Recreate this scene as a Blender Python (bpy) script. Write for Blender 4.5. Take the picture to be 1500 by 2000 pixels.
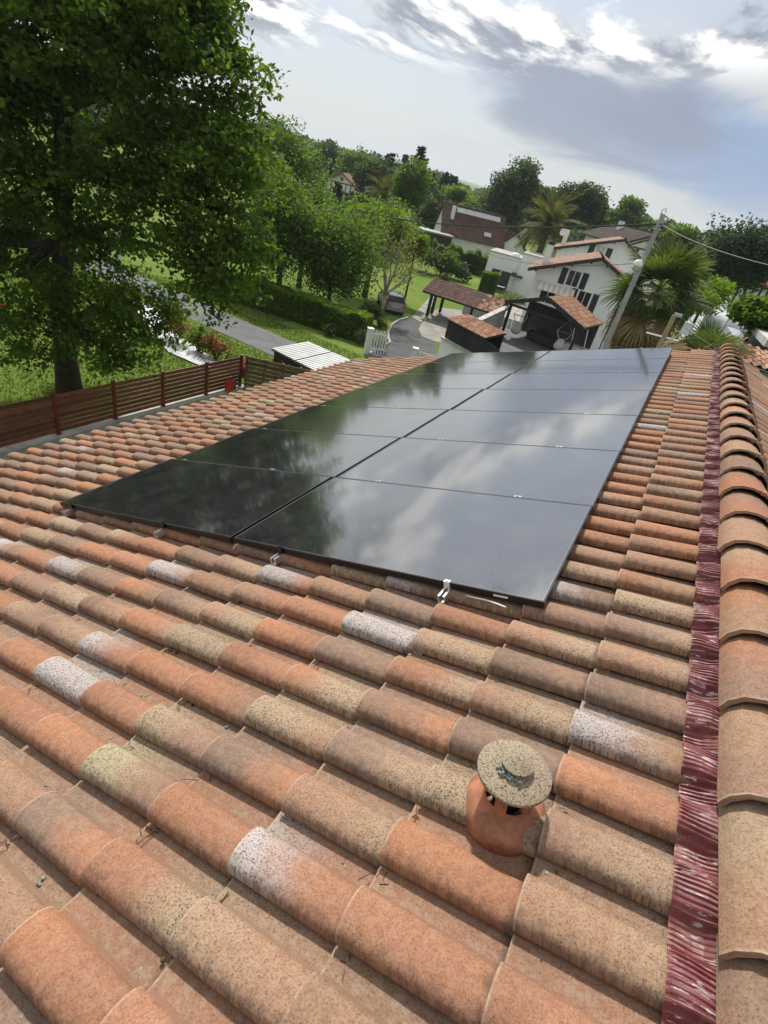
import bpy, bmesh, math, random
import numpy as np
from mathutils import Vector, Matrix
R = math.radians
scene = bpy.context.scene
for o in list(bpy.data.objects):
    bpy.data.objects.remove(o)
col = scene.collection

# ------------------------------------------------------------------ camera
F_PX, CX, CY = 1021.63, 750.0, 1000.0
YAW, PITCH, ROLL = R(-23.0176), R(32.2614), R(14.3748)
CAM = np.array([0.0038, -2.0452, 1.4190])
SL = R(20.03)
_fw = np.array([math.sin(YAW) * math.cos(PITCH), math.cos(YAW) * math.cos(PITCH), -math.sin(PITCH)])
_rt = np.array([math.cos(YAW), -math.sin(YAW), 0.0])
_up = np.cross(_rt, _fw)
_r = math.cos(ROLL) * _rt + math.sin(ROLL) * _up
_u = -math.sin(ROLL) * _rt + math.cos(ROLL) * _up
cd = bpy.data.cameras.new('camera')
cam = bpy.data.objects.new('camera', cd)
col.objects.link(cam)
cd.sensor_fit = 'VERTICAL'
cd.sensor_height = 24.0
cd.lens = 24.0 * F_PX / 2000.0
cd.clip_start = 0.05
cd.clip_end = 12000
cam.matrix_world = Matrix(((_r[0], _u[0], -_fw[0], CAM[0]), (_r[1], _u[1], -_fw[1], CAM[1]), (_r[2], _u[2], -_fw[2], CAM[2]), (0, 0, 0, 1)))
scene.camera = cam

# ------------------------------------------------------------------ light
SUN_AZ, SUN_EL = R(-38), R(52)          # azimuth from +Y towards +X
sun_dir = Vector((math.sin(SUN_AZ) * math.cos(SUN_EL), math.cos(SUN_AZ) * math.cos(SUN_EL), math.sin(SUN_EL)))
sd = bpy.data.lights.new('sun', 'SUN')
sd.energy = 4.6
sd.angle = R(3.0)
sd.color = (1.0, 0.95, 0.86)
so = bpy.data.objects.new('sun', sd)
col.objects.link(so)
so.rotation_euler = sun_dir.to_track_quat('Z', 'Y').to_euler()
scene.view_settings.view_transform = 'Standard'
scene.view_settings.look = 'None'
scene.view_settings.gamma = 1.0
scene.view_settings.exposure = 0.05
scene.cycles.use_denoising = True
scene.cycles.denoising_prefilter = 'ACCURATE'
scene.cycles.max_bounces = 8
scene.cycles.transparent_max_bounces = 8


class NT:
    """small helper round a node tree"""
    def __init__(s, tree):
        s.t = tree
        s.n = tree.nodes
        s.l = tree.links

    def node(s, typ, **kw):
        n = s.n.new(typ)
        for k, v in kw.items():
            setattr(n, k, v)
        return n

    def link(s, a, b):
        s.l.new(a, b)

    def setin(s, sock, v):
        if hasattr(v, 'is_linked') or isinstance(v, bpy.types.NodeSocket):
            s.l.new(v, sock)
        elif isinstance(v, (tuple, list)) and len(v) == 3 and sock.type == 'RGBA':
            sock.default_value = (*v, 1)
        else:
            sock.default_value = v

    def math(s, op, a, b=None, c=None, clamp=False):
        n = s.node('ShaderNodeMath', operation=op)
        n.use_clamp = clamp
        for i, v in enumerate((a, b, c)):
            if v is not None:
                s.setin(n.inputs[i], v)
        return n.outputs[0]

    def vmath(s, op, a, b=None):
        n = s.node('ShaderNodeVectorMath', operation=op)
        s.setin(n.inputs[0], a)
        if b is not None:
            s.setin(n.inputs[1], b)
        return n.outputs[0]

    def mix(s, f, a, b, blend='MIX'):
        n = s.node('ShaderNodeMix', data_type='RGBA', blend_type=blend)
        s.setin(n.inputs['Factor'], f)
        s.setin(n.inputs[6], a)
        s.setin(n.inputs[7], b)
        return n.outputs[2]

    def noise(s, vec, scale, detail=2.0, rough=0.5, dist=0.0, out=0):
        n = s.node('ShaderNodeTexNoise')
        if vec is not None:
            s.l.new(vec, n.inputs['Vector'])
        n.inputs['Scale'].default_value = scale
        n.inputs['Detail'].default_value = detail
        n.inputs['Roughness'].default_value = rough
        n.inputs['Distortion'].default_value = dist
        return n.outputs[out]

    def smooth(s, v, lo, hi, a=0.0, b=1.0):
        n = s.node('ShaderNodeMapRange', interpolation_type='SMOOTHSTEP')
        s.setin(n.inputs['Value'], v)
        s.setin(n.inputs['From Min'], lo)
        s.setin(n.inputs['From Max'], hi)
        s.setin(n.inputs['To Min'], a)
        s.setin(n.inputs['To Max'], b)
        return n.outputs[0]

    def attr(s, name, typ='GEOMETRY'):
        n = s.node('ShaderNodeAttribute')
        n.attribute_type = typ
        n.attribute_name = name
        return n

    def sep(s, v):
        n = s.node('ShaderNodeSeparateXYZ')
        s.setin(n.inputs[0], v)
        return n.outputs

    def comb(s, x, y, z):
        n = s.node('ShaderNodeCombineXYZ')
        for i, v in enumerate((x, y, z)):
            s.setin(n.inputs[i], v)
        return n.outputs[0]


# ------------------------------------------------------------------ sky
world = bpy.data.worlds.new('World')
scene.world = world
world.use_nodes = True
w = NT(world.node_tree)
for n in list(w.n):
    w.n.remove(n)
sky = w.node('ShaderNodeTexSky', sky_type='NISHITA')
sky.sun_disc = False
sky.sun_elevation = SUN_EL
sky.sun_rotation = SUN_AZ
sky.dust_density = 1.2
tc = w.node('ShaderNodeTexCoord')
dirv = w.vmath('NORMALIZE', tc.outputs['Generated'])
dx, dy, dz = w.sep(dirv)
zc = w.math('ADD', w.math('MAXIMUM', dz, 0.0), 0.11)
pv = w.comb(w.math('DIVIDE', dx, zc), w.math('DIVIDE', dy, zc), 0.0)
az = w.math('MULTIPLY', w.math('ARCTAN2', dx, dy), 57.2958)
el = w.math('MULTIPLY', w.math('ARCSINE', dz), 57.2958)


def blob(a0, e0, ra_, re_, slant=0.0):
    """soft patch of sky round (azimuth, elevation), ragged by noise"""
    a = w.math('SUBTRACT', az, a0)
    e = w.math('SUBTRACT', w.math('SUBTRACT', el, e0), w.math('MULTIPLY', a, slant))
    d = w.math('SQRT', w.math('ADD', w.math('POWER', w.math('ABSOLUTE', w.math('DIVIDE', a, ra_)), 2.0), w.math('POWER', w.math('ABSOLUTE', w.math('DIVIDE', e, re_)), 2.0)))
    return w.math('ADD', d, w.math('MULTIPLY', w.math('SUBTRACT', rag, 0.5), 1.5))


rag = w.noise(pv, 0.9, 6, 0.6, 0.8)
soft = w.noise(pv, 0.42, 3, 0.5, 0.3)
rot = w.node('ShaderNodeMapping')
w.link(pv, rot.inputs['Vector'])
rot.inputs['Location'].default_value = (1.65, 0.98, 0.0)
rot.inputs['Rotation'].default_value = (0, 0, R(-35))
rot.inputs['Scale'].default_value = (1.0, 0.72, 1)
n_a = w.noise(rot.outputs[0], 1.35, 10, 0.60, 0.35)
shift = w.vmath('ADD', rot.outputs[0], (0.10, -0.16, 0.0))
n_b = w.noise(shift, 1.35, 6, 0.58, 0.35)
lit = w.smooth(w.math('SUBTRACT', n_a, n_b), -0.05, 0.07)
puffm = w.smooth(n_a, 0.455, 0.545)
base = w.mix(1.0, sky.outputs[0], (0.085, 0.085, 0.088), 'MULTIPLY')
# pale high sheet with open blue gaps
sheetm = w.smooth(soft, 0.40, 0.58, 0.25, 0.92)
gap = w.smooth(blob(-3, 6.6, 13, 3.2, -0.05), 0.55, 1.3, 1.0, 0.0)
slate = w.smooth(blob(-14, 8.0, 12, 4.0, -0.05), 0.55, 1.2, 1.0, 0.0)
sheetm = w.math('MULTIPLY', sheetm, w.math('SUBTRACT', 1.0, w.math('MULTIPLY', gap, 0.85)))
c1 = w.mix(w.math('MAXIMUM', sheetm, 0.5), base, (0.60, 0.61, 0.61))
c1 = w.mix(w.math('MULTIPLY', gap, 0.85), c1, (0.205, 0.325, 0.560))
c1 = w.mix(w.math('MULTIPLY', slate, 0.88), c1, (0.235, 0.275, 0.375))
hazeband = w.smooth(w.math('ADD', el, w.math('MULTIPLY', w.math('SUBTRACT', rag, 0.5), 2.4)), -0.5, 4.4, 0.85, 0.0)
c2 = w.mix(hazeband, c1, (0.60, 0.655, 0.70))
bright = w.mix(lit, (0.26, 0.285, 0.35), (1.0, 0.99, 0.96))
hi = w.smooth(w.math('SUBTRACT', el, w.math('MULTIPLY', w.math('ADD', az, 25.0), 0.13)), 7.6, 10.5)
c3 = w.mix(w.math('MULTIPLY', puffm, hi), c2, bright)
dsun = w.node('ShaderNodeVectorMath', operation='DOT_PRODUCT')
w.link(dirv, dsun.inputs[0])
dsun.inputs[1].default_value = tuple(sun_dir)
glow = w.math('ADD', 1.0, w.math('MULTIPLY', w.math('POWER', w.math('MAXIMUM', dsun.outputs['Value'], 0.0), 5.0), 1.15))
c3 = w.vmath('MULTIPLY', c3, w.comb(glow, glow, glow))
bg = w.node('ShaderNodeBackground')
w.link(c3, bg.inputs['Color'])
bg.inputs['Strength'].default_value = 1.0
world.cycles.sampling_method = 'MANUAL'
world.cycles.sample_map_resolution = 512
wo = w.node('ShaderNodeOutputWorld')
w.link(bg.outputs[0], wo.inputs['Surface'])


# ------------------------------------------------------------------ placing helpers
def ray(px, py):
    return _fw + _r * (px - CX) / F_PX - _u * (py - CY) / F_PX


def at(px, py, D):
    d = ray(px, py)
    return CAM + d * D / math.hypot(d[0], d[1])


def atz(px, py, z):
    d = ray(px, py)
    return CAM + d * (z - CAM[2]) / d[2]


def ss(a, b, x):
    t = np.clip((x - a) / (b - a), 0, 1)
    return t * t * (3 - 2 * t)


def G(x, y):
    r = np.hypot(x, y)
    az = np.degrees(np.arctan2(x, y))
    k = 0.008 + 0.012 * (1 - ss(-30, -8, az))
    return -6.5 - 1.7 * ss(9, 36, y) + k * np.maximum(0, r - 95) * ss(90, 140, r)


def gnd(px, py):
    d = ray(px, py)
    if d[2] >= -0.002:
        return at(px, py, 400)
    z = -8.0
    for _ in range(30):
        p = CAM + d * (z - CAM[2]) / d[2]
        z = 0.5 * z + 0.5 * float(G(p[0], p[1]))
    return p


RA = np.array([math.cos(SL), 0, math.sin(SL)])
RB = np.array([0, 1.0, 0])
RN = np.array([-math.sin(SL), 0, math.cos(SL)])


def roofuv(px, py, off):
    d = ray(px, py)
    t = ((RN * off - CAM) @ RN) / (d @ RN)
    X = CAM + d * t
    return float(X @ RA), float(X @ RB)


def rp(u, v, off=0.0):
    return RA * u + RB * v + RN * off


def project(X):
    d = np.asarray(X) - CAM
    z = d @ _fw
    return CX + F_PX * (d @ _r) / z, CY - F_PX * (d @ _u) / z, z


# ------------------------------------------------------------------ mesh helpers
class MB:
    def __init__(s):
        s.v = []
        s.f = []

    def add(s, vs, fs):
        b = len(s.v)
        s.v += [tuple(map(float, p)) for p in vs]
        s.f += [tuple(i + b for i in q) for q in fs]
        return s

    def obox(s, c, ax, ay, az):
        c, ax, ay, az = (np.asarray(q, float) for q in (c, ax, ay, az))
        vs = [c + i * ax + j * ay + k * az for k in (-1, 1) for j in (-1, 1) for i in (-1, 1)]
        return s.add(vs, [(0, 2, 3, 1), (4, 5, 7, 6), (0, 1, 5, 4), (2, 6, 7, 3), (0, 4, 6, 2), (1, 3, 7, 5)])

    def box(s, x0, x1, y0, y1, z0, z1):
        return s.obox(((x0 + x1) / 2, (y0 + y1) / 2, (z0 + z1) / 2), ((x1 - x0) / 2, 0, 0), (0, (y1 - y0) / 2, 0), (0, 0, (z1 - z0) / 2))

    def bar(s, p0, p1, wd, ht, up=(0, 0, 1)):
        p0, p1, up = (np.asarray(q, float) for q in (p0, p1, up))
        d = (p1 - p0) / 2
        n = d / np.linalg.norm(d)
        sx = np.cross(n, up)
        if np.linalg.norm(sx) < 1e-4:
            sx = np.cross(n, (1, 0, 0))
        sx /= np.linalg.norm(sx)
        uz = np.cross(sx, n)
        return s.obox((p0 + p1) / 2, d, sx * wd / 2, uz * ht / 2)

    def tube(s, pts, rad, seg=8, cap=True):
        pts = [np.asarray(p, float) for p in pts]
        if not hasattr(rad, '__len__'):
            rad = [rad] * len(pts)
        rings = []
        ref = np.array([0.31, 0.22, 0.92])
        for i, p in enumerate(pts):
            d = pts[min(i + 1, len(pts) - 1)] - pts[max(i - 1, 0)]
            d = d / (np.linalg.norm(d) + 1e-9)
            a = np.cross(d, ref)
            if np.linalg.norm(a) < 0.1:
                a = np.cross(d, (1, 0, 0))
            a /= np.linalg.norm(a)
            b = np.cross(d, a)
            rings.append([p + rad[i] * (math.cos(t) * a + math.sin(t) * b) for t in np.linspace(0, 2 * math.pi, seg, endpoint=False)])
        vs = [q for r_ in rings for q in r_]
        fs = []
        for i in range(len(pts) - 1):
            for k in range(seg):
                k2 = (k + 1) % seg
                fs.append((i * seg + k, i * seg + k2, (i + 1) * seg + k2, (i + 1) * seg + k))
        if cap:
            fs.append(tuple(range(seg))[::-1])
            fs.append(tuple((len(pts) - 1) * seg + k for k in range(seg)))
        return s.add(vs, fs)

    def lathe(s, prof, seg=24, c=(0, 0, 0), squash=None):
        vs, fs = [], []
        for r_, z in prof:
            for k in range(seg):
                t = 2 * math.pi * k / seg
                vs.append((c[0] + r_ * math.cos(t), c[1] + r_ * math.sin(t), c[2] + z))
        for i in range(len(prof) - 1):
            for k in range(seg):
                k2 = (k + 1) % seg
                fs.append((i * seg + k, i * seg + k2, (i + 1) * seg + k2, (i + 1) * seg + k))
        return s.add(vs, fs)

    def prism(s, poly, z0, z1):
        n = len(poly)
        vs = [(p[0], p[1], z0) for p in poly] + [(p[0], p[1], z1) for p in poly]
        fs = [tuple(range(n))[::-1], tuple(range(n, 2 * n))] + [(i, (i + 1) % n, n + (i + 1) % n, n + i) for i in range(n)]
        return s.add(vs, fs)

    def slab(s, quad, th):
        """quad of four corners thickened downwards along its normal"""
        q = [np.asarray(p, float) for p in quad]
        n = np.cross(q[1] - q[0], q[3] - q[0])
        n /= np.linalg.norm(n)
        if n[2] < 0:
            n = -n
        vs = q + [p - n * th for p in q]
        return s.add(vs, [(0, 1, 2, 3), (7, 6, 5, 4), (0, 4, 5, 1), (1, 5, 6, 2), (2, 6, 7, 3), (3, 7, 4, 0)])

    def build(s, name, mat, parent=None, smooth=False, off=None, bevel=0):
        v = np.array(s.v, dtype=float).reshape(-1, 3)
        if off is not None:
            v = v - np.asarray(off)
        me = bpy.data.meshes.new(name)
        me.from_pydata(v.tolist(), [], s.f)
        bm = bmesh.new()
        bm.from_mesh(me)
        bmesh.ops.recalc_face_normals(bm, faces=bm.faces)
        if bevel:
            bmesh.ops.bevel(bm, geom=[e for e in bm.edges if e.is_manifold and e.calc_face_angle(0) > 0.6], offset=bevel, segments=2, affect='EDGES', profile=0.6)
        bm.to_mesh(me)
        bm.free()
        if smooth:
            me.polygons.foreach_set('use_smooth', [True] * len(me.polygons))
            if smooth == 'auto':
                me.set_sharp_from_angle(angle=R(40))
        me.materials.append(mat)
        o = bpy.data.objects.new(name, me)
        col.objects.link(o)
        o.parent = parent
        return o


def quadmesh(name, V, nper, mat, parent=None, smooth=False, attrs=None, kind=None):
    """V: (n*nper, 3) array of separate n-gons, built fast"""
    V = np.asarray(V, dtype=np.float32).reshape(-1, 3)
    n = len(V) // nper
    me = bpy.data.meshes.new(name)
    me.vertices.add(len(V))
    me.vertices.foreach_set('co', V.ravel())
    me.loops.add(len(V))
    me.loops.foreach_set('vertex_index', np.arange(len(V), dtype=np.int32))
    me.polygons.add(n)
    me.polygons.foreach_set('loop_start', np.arange(n, dtype=np.int32) * nper)
    me.update(calc_edges=True)
    me.materials.append(mat)
    o = bpy.data.objects.new(name, me)
    col.objects.link(o)
    o.parent = parent
    if kind:
        o['kind'] = kind
    return o


def thing(name, label, cat, loc=(0, 0, 0), rotz=0.0, group=None):
    o = bpy.data.objects.new(name, None)
    o.empty_display_size = 0.2
    col.objects.link(o)
    o.location = loc
    o.rotation_euler = (0, 0, rotz)
    return tag(o, label, cat, group)


def tag(o, label, cat, group=None):
    o['label'] = label
    o['category'] = cat
    if group:
        o['group'] = group
    return o


def struct(o):
    o['kind'] = 'structure'
    return o


# ------------------------------------------------------------------ materials
def new_mat(name):
    m = bpy.data.materials.new(name)
    m.use_nodes = True
    t = NT(m.node_tree)
    bs = m.node_tree.nodes['Principled BSDF']
    return m, t, bs


def plain(name, c, rough=0.6, metal=0.0, vary=0.12, scale=3.0, bump=0.0, bscale=60.0, spec=0.5, dirt_shade=None, each=0.0):
    m, t, b = new_mat(name)
    tcn = t.node('ShaderNodeTexCoord').outputs['Object']
    nz = t.noise(tcn, scale, 4, 0.6)
    f = t.smooth(nz, 0.3, 0.7)
    dark = tuple(x * (1 - vary) for x in c)
    lite = tuple(min(1, x * (1 + vary)) for x in c)
    cc = t.mix(f, dark, lite)
    if dirt_shade:
        cc = t.mix(t.math('MULTIPLY', t.smooth(t.noise(tcn, scale * 0.6, 6, 0.65), 0.5, 0.75), 0.6), cc, dirt_shade)
    if each:
        rn = t.node('ShaderNodeObjectInfo').outputs['Random']
        cc = t.mix(1.0, cc, t.mix(rn, (1 - each,) * 3, (1 + each,) * 3), 'MULTIPLY')
    t.link(cc, b.inputs['Base Color'])
    b.inputs['Roughness'].default_value = rough
    b.inputs['Metallic'].default_value = metal
    b.inputs['Specular IOR Level'].default_value = spec
    if bump:
        bn = t.node('ShaderNodeBump')
        bn.inputs['Strength'].default_value = bump
        bn.inputs['Distance'].default_value = 0.02
        t.link(t.noise(tcn, bscale, 4, 0.6), bn.inputs['Height'])
        t.link(bn.outputs[0], b.inputs['Normal'])
    return m


def tile_mat(name, typ, fine=True):
    m, t, b = new_mat(name)
    lc = t.attr('lc').outputs['Vector']
    ca = t.attr('ca', typ).outputs['Color']
    cb = t.attr('cb', typ).outputs['Color']
    sp = t.sep(t.attr('sp', typ).outputs['Vector'])
    lx, ly, lz = t.sep(lc)
    seed = t.math('MULTIPLY', sp[2], 37.0)
    P = t.vmath('ADD', lc, t.comb(seed, t.math('MULTIPLY', sp[2], 91.0), 0.0))
    wob = t.noise(P, 11.0, 2, 0.6)                      # large patches
    pos = t.math('ADD', t.math('DIVIDE', lx, 0.36), t.math('MULTIPLY', t.math('SUBTRACT', wob, 0.5), 0.8))
    thr = t.math('ADD', 0.30, t.math('MULTIPLY', t.math('FRACT', t.math('MULTIPLY', sp[2], 13.7)), 0.45))
    f = t.smooth(pos, t.math('SUBTRACT', thr, 0.34), t.math('ADD', thr, 0.40))
    c = t.mix(f, ca, cb)
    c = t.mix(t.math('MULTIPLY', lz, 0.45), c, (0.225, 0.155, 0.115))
    mott = t.noise(P, 38.0, 4, 0.65)                    # mottling of the fired clay
    c = t.mix(t.smooth(mott, 0.36, 0.68, 0.0, 0.5), c, t.mix(1.0, c, (0.66, 0.60, 0.56), 'MULTIPLY'))
    spk = t.noise(P, 150.0, 3, 0.7)                     # dark speckles, strongest on the pale engobes
    am = t.math('ADD', sp[0], t.math('MULTIPLY', f, t.math('SUBTRACT', sp[1], sp[0])))
    vo = t.node('ShaderNodeTexVoronoi')
    t.link(P, vo.inputs['Vector'])
    vo.inputs['Scale'].default_value = 210.0
    vr = t.sep(vo.outputs['Color'])[0]
    rad = t.math('MULTIPLY', t.math('MULTIPLY', vr, vr), t.math('ADD', 0.24, t.math('MULTIPLY', am, t.math('ADD', 0.12, t.math('MULTIPLY', wob, 0.42)))))
    smask = t.math('MULTIPLY', t.smooth(vo.outputs['Distance'], rad, t.math('ADD', rad, 0.10), 1.0, 0.0), t.math('MULTIPLY', t.smooth(vr, 0.10, 0.35), t.math('ADD', 0.50, t.math('MULTIPLY', am, 0.40))))
    c = t.mix(t.smooth(spk, 0.38, 0.50, 0.30, 0.0), c, t.mix(1.0, c, (1.45, 1.40, 1.32), 'MULTIPLY'))
    grain = t.math('MULTIPLY', t.smooth(spk, 0.50, 0.62), t.math('ADD', 0.30, t.math('MULTIPLY', am, 0.35)))
    c = t.mix(grain, c, t.mix(1.0, c, (0.45, 0.40, 0.37), 'MULTIPLY'))
    c = t.mix(smask, c, (0.080, 0.056, 0.044))
    lm = t.math('MULTIPLY', t.smooth(t.math('SUBTRACT', 1.0, mott), 0.50, 0.66), t.math('ADD', 0.22, t.math('MULTIPLY', lz, 0.35)))
    c = t.mix(lm, c, (0.27, 0.215, 0.155))              # pale dust
    edge = t.math('MULTIPLY', t.smooth(ly, 0.002, 0.045, 1.0, 0.0), t.smooth(mott, 0.42, 0.62))
    c = t.mix(t.math('MULTIPLY', edge, 0.42), c, (0.095, 0.085, 0.07))   # black algae along the drip edge
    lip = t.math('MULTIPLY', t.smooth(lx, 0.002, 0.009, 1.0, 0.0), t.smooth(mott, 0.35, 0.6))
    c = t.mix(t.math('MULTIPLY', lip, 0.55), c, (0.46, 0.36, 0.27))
    dirt_shade = t.math('MULTIPLY', t.smooth(t.math('ADD', lx, t.math('MULTIPLY', mott, 0.03)), 0.352, 0.378), t.smooth(wob, 0.30, 0.55))  # dirt line doubling as painted contact shade just below each overlap
    c = t.mix(t.math('MULTIPLY', dirt_shade, 0.6), c, (0.07, 0.052, 0.04))
    t.link(c, b.inputs['Base Color'])
    b.inputs['Roughness'].default_value = 0.85
    b.inputs['Specular IOR Level'].default_value = 0.25
    bn = t.node('ShaderNodeBump')
    bn.inputs['Strength'].default_value = 0.5
    bn.inputs['Distance'].default_value = 0.0025
    t.link(t.math('ADD', spk, t.math('MULTIPLY', mott, 1.6)), bn.inputs['Height'])
    t.link(bn.outputs[0], b.inputs['Normal'])
    return m


def leaf_mat(name, c0, c1, trans=0.45, rough=0.5, clump=0.8):
    m, t, b = new_mat(name)
    g = t.node('ShaderNodeNewGeometry')
    rnd = g.outputs['Random Per Island']
    cl_n = t.smooth(t.noise(g.outputs['Position'], clump, 2, 0.5), 0.35, 0.65)
    cc = t.mix(t.math('ADD', t.math('MULTIPLY', rnd, 0.5), t.math('MULTIPLY', cl_n, 0.5)), c0, c1)
    t.link(cc, b.inputs['Base Color'])
    b.inputs['Roughness'].default_value = max(rough, 0.6)
    b.inputs['Specular IOR Level'].default_value = 0.2
    tr = t.node('ShaderNodeBsdfTranslucent')
    t.link(t.mix(1.0, cc, (1.5, 1.6, 0.55), 'MULTIPLY'), tr.inputs['Color'])
    ms = t.node('ShaderNodeMixShader')
    ms.inputs[0].default_value = trans
    t.link(b.outputs[0], ms.inputs[1])
    t.link(tr.outputs[0], ms.inputs[2])
    t.link(ms.outputs[0], m.node_tree.nodes['Material Output'].inputs['Surface'])
    return m


M = {}
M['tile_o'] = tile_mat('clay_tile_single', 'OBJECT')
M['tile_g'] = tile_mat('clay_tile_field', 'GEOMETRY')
M['deck'] = plain('roof_underlay', (0.10, 0.07, 0.05), 0.9)
M['zinc'] = plain('zinc', (0.34, 0.36, 0.37), 0.42, 0.7)
M['white_wall'] = plain('white_render', (0.80, 0.81, 0.82), 0.85, vary=0.05, scale=0.6, bump=0.25, bscale=40, dirt_shade=(0.66, 0.66, 0.63))
M['white_paint'] = plain('white_paint', (0.78, 0.78, 0.76), 0.5, vary=0.05)
M['concrete'] = plain('concrete', (0.40, 0.39, 0.36), 0.85, vary=0.15, scale=2.0, bump=0.3, dirt_shade=(0.22, 0.21, 0.18), each=0.1)
M['pave'] = plain('concrete_path', (0.25, 0.235, 0.205), 0.85, vary=0.22, scale=1.2, dirt_shade=(0.15, 0.135, 0.11), each=0.12)
M['asphalt'] = plain('asphalt', (0.095, 0.10, 0.105), 0.88, vary=0.2, scale=0.8, bump=0.3, bscale=90, dirt_shade=(0.14, 0.14, 0.135))
M['drive'] = plain('driveway_asphalt', (0.055, 0.057, 0.060), 0.85, vary=0.25, scale=0.7, bump=0.3, bscale=90, dirt_shade=(0.085, 0.085, 0.08))
M['red_slat'] = plain('dark_red_slat', (0.115, 0.032, 0.020), 0.55, vary=0.25, scale=5, each=0.35)
M['red_post'] = plain('dark_red_post', (0.13, 0.012, 0.016), 0.4, vary=0.1)
M['olive_wood'] = plain('weathered_wood', (0.12, 0.085, 0.04), 0.8, vary=0.3, scale=6, each=0.35)
M['black_wood'] = plain('black_boards', (0.016, 0.017, 0.020), 0.6, vary=0.3, scale=4, each=0.4)
M['dark_wood'] = plain('dark_timber', (0.03, 0.02, 0.018), 0.65, vary=0.2)
M['oxblood'] = plain('oxblood_timber', (0.12, 0.03, 0.025), 0.6, vary=0.2)
M['shutter'] = plain('dark_shutter', (0.012, 0.014, 0.022), 0.5)
M['alu'] = plain('bare_aluminium', (0.72, 0.73, 0.75), 0.32, 0.9, vary=0.06)
M['black_alu'] = plain('black_anodised', (0.010, 0.010, 0.012), 0.38, 0.3, vary=0.2)
M['frame_edge'] = plain('frame_edge', (0.30, 0.31, 0.33), 0.3, 0.8)
M['bark'] = plain('dark_bark', (0.045, 0.036, 0.027), 0.95, vary=0.35, scale=7, bump=1.0, bscale=14)
M['pale_bark'] = plain('pale_bark', (0.34, 0.31, 0.27), 0.9, vary=0.3, scale=4)
M['palm_bark'] = plain('palm_bark', (0.13, 0.09, 0.055), 0.95, vary=0.3, scale=9, bump=1.0, bscale=14)
M['pole'] = plain('galvanised_pole', (0.33, 0.34, 0.34), 0.6, 0.2, vary=0.15, scale=2, dirt_shade=(0.2, 0.19, 0.17))
M['wood_pole'] = plain('wooden_pole', (0.26, 0.19, 0.11), 0.8, vary=0.2)
M['cable'] = plain('black_cable', (0.012, 0.014, 0.013), 0.6)
M['glass_dark'] = plain('window_glass', (0.02, 0.023, 0.028), 0.08, vary=0.1)
M['car_grey'] = plain('car_paint_grey', (0.24, 0.235, 0.24), 0.3, 0.3, vary=0.03)
M['car_roof'] = plain('car_roof_paint', (0.60, 0.61, 0.62), 0.25, 0.2, vary=0.03)
M['car_blue'] = plain('car_paint_blue', (0.03, 0.05, 0.08), 0.2, 0.5, vary=0.03)
M['rubber'] = plain('rubber', (0.012, 0.012, 0.012), 0.8)
M['plastic_dark'] = plain('dark_plastic', (0.03, 0.03, 0.033), 0.5)
M['red_plastic'] = plain('red_plastic', (0.52, 0.032, 0.012), 0.4, vary=0.1)
M['tail'] = plain('tail_lamp', (0.45, 0.03, 0.02), 0.2)
M['fabric'] = plain('grey_fabric', (0.05, 0.052, 0.06), 0.95)
M['cotton'] = plain('pale_cotton', (0.55, 0.53, 0.48), 0.95)
M['cream'] = plain('cream_awning', (0.62, 0.58, 0.44), 0.9, vary=0.06)
M['deckwood'] = plain('grey_deck', (0.10, 0.10, 0.10), 0.8, vary=0.2, scale=2)
M['mulch'] = plain('pale_mulch_sheet', (0.52, 0.54, 0.54), 0.35, vary=0.25, scale=2.5, bump=1.0, bscale=6)
M['vent_clay'] = plain('vent_clay', (0.335, 0.130, 0.072), 0.62, vary=0.3, scale=26, bump=0.2, bscale=160, dirt_shade=(0.24, 0.13, 0.085))
M['dark_gap'] = plain('gap_shade', (0.006, 0.006, 0.006), 0.95)  # near-black tone painting the shade in the vent openings
M['moss'] = plain('moss', (0.055, 0.06, 0.012), 1.0, vary=0.4, scale=60)
M['twig'] = plain('dead_twig', (0.07, 0.04, 0.022), 0.95)
M['lichen'] = plain('grey_lichen', (0.32, 0.35, 0.30), 1.0, vary=0.35, scale=90, bump=0.8, bscale=200)
M['corrug'] = plain('grey_sheet_roof', (0.27, 0.285, 0.285), 0.45, 0.3, vary=0.12, scale=1.5, dirt_shade=(0.25, 0.25, 0.22))
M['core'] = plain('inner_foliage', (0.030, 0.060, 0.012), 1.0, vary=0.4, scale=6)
M['curtain'] = plain('pale_pane', (0.45, 0.47, 0.48), 0.5)
M['tarp'] = plain('silver_cover', (0.42, 0.45, 0.48), 0.4, vary=0.2, scale=1.5, bump=0.6, bscale=3)
M['blue_wall'] = plain('blue_grey_wall', (0.32, 0.37, 0.42), 0.8)
M['hill'] = plain('far_hill_wood', (0.035, 0.060, 0.035), 1.0, vary=0.4, scale=0.03)
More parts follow.
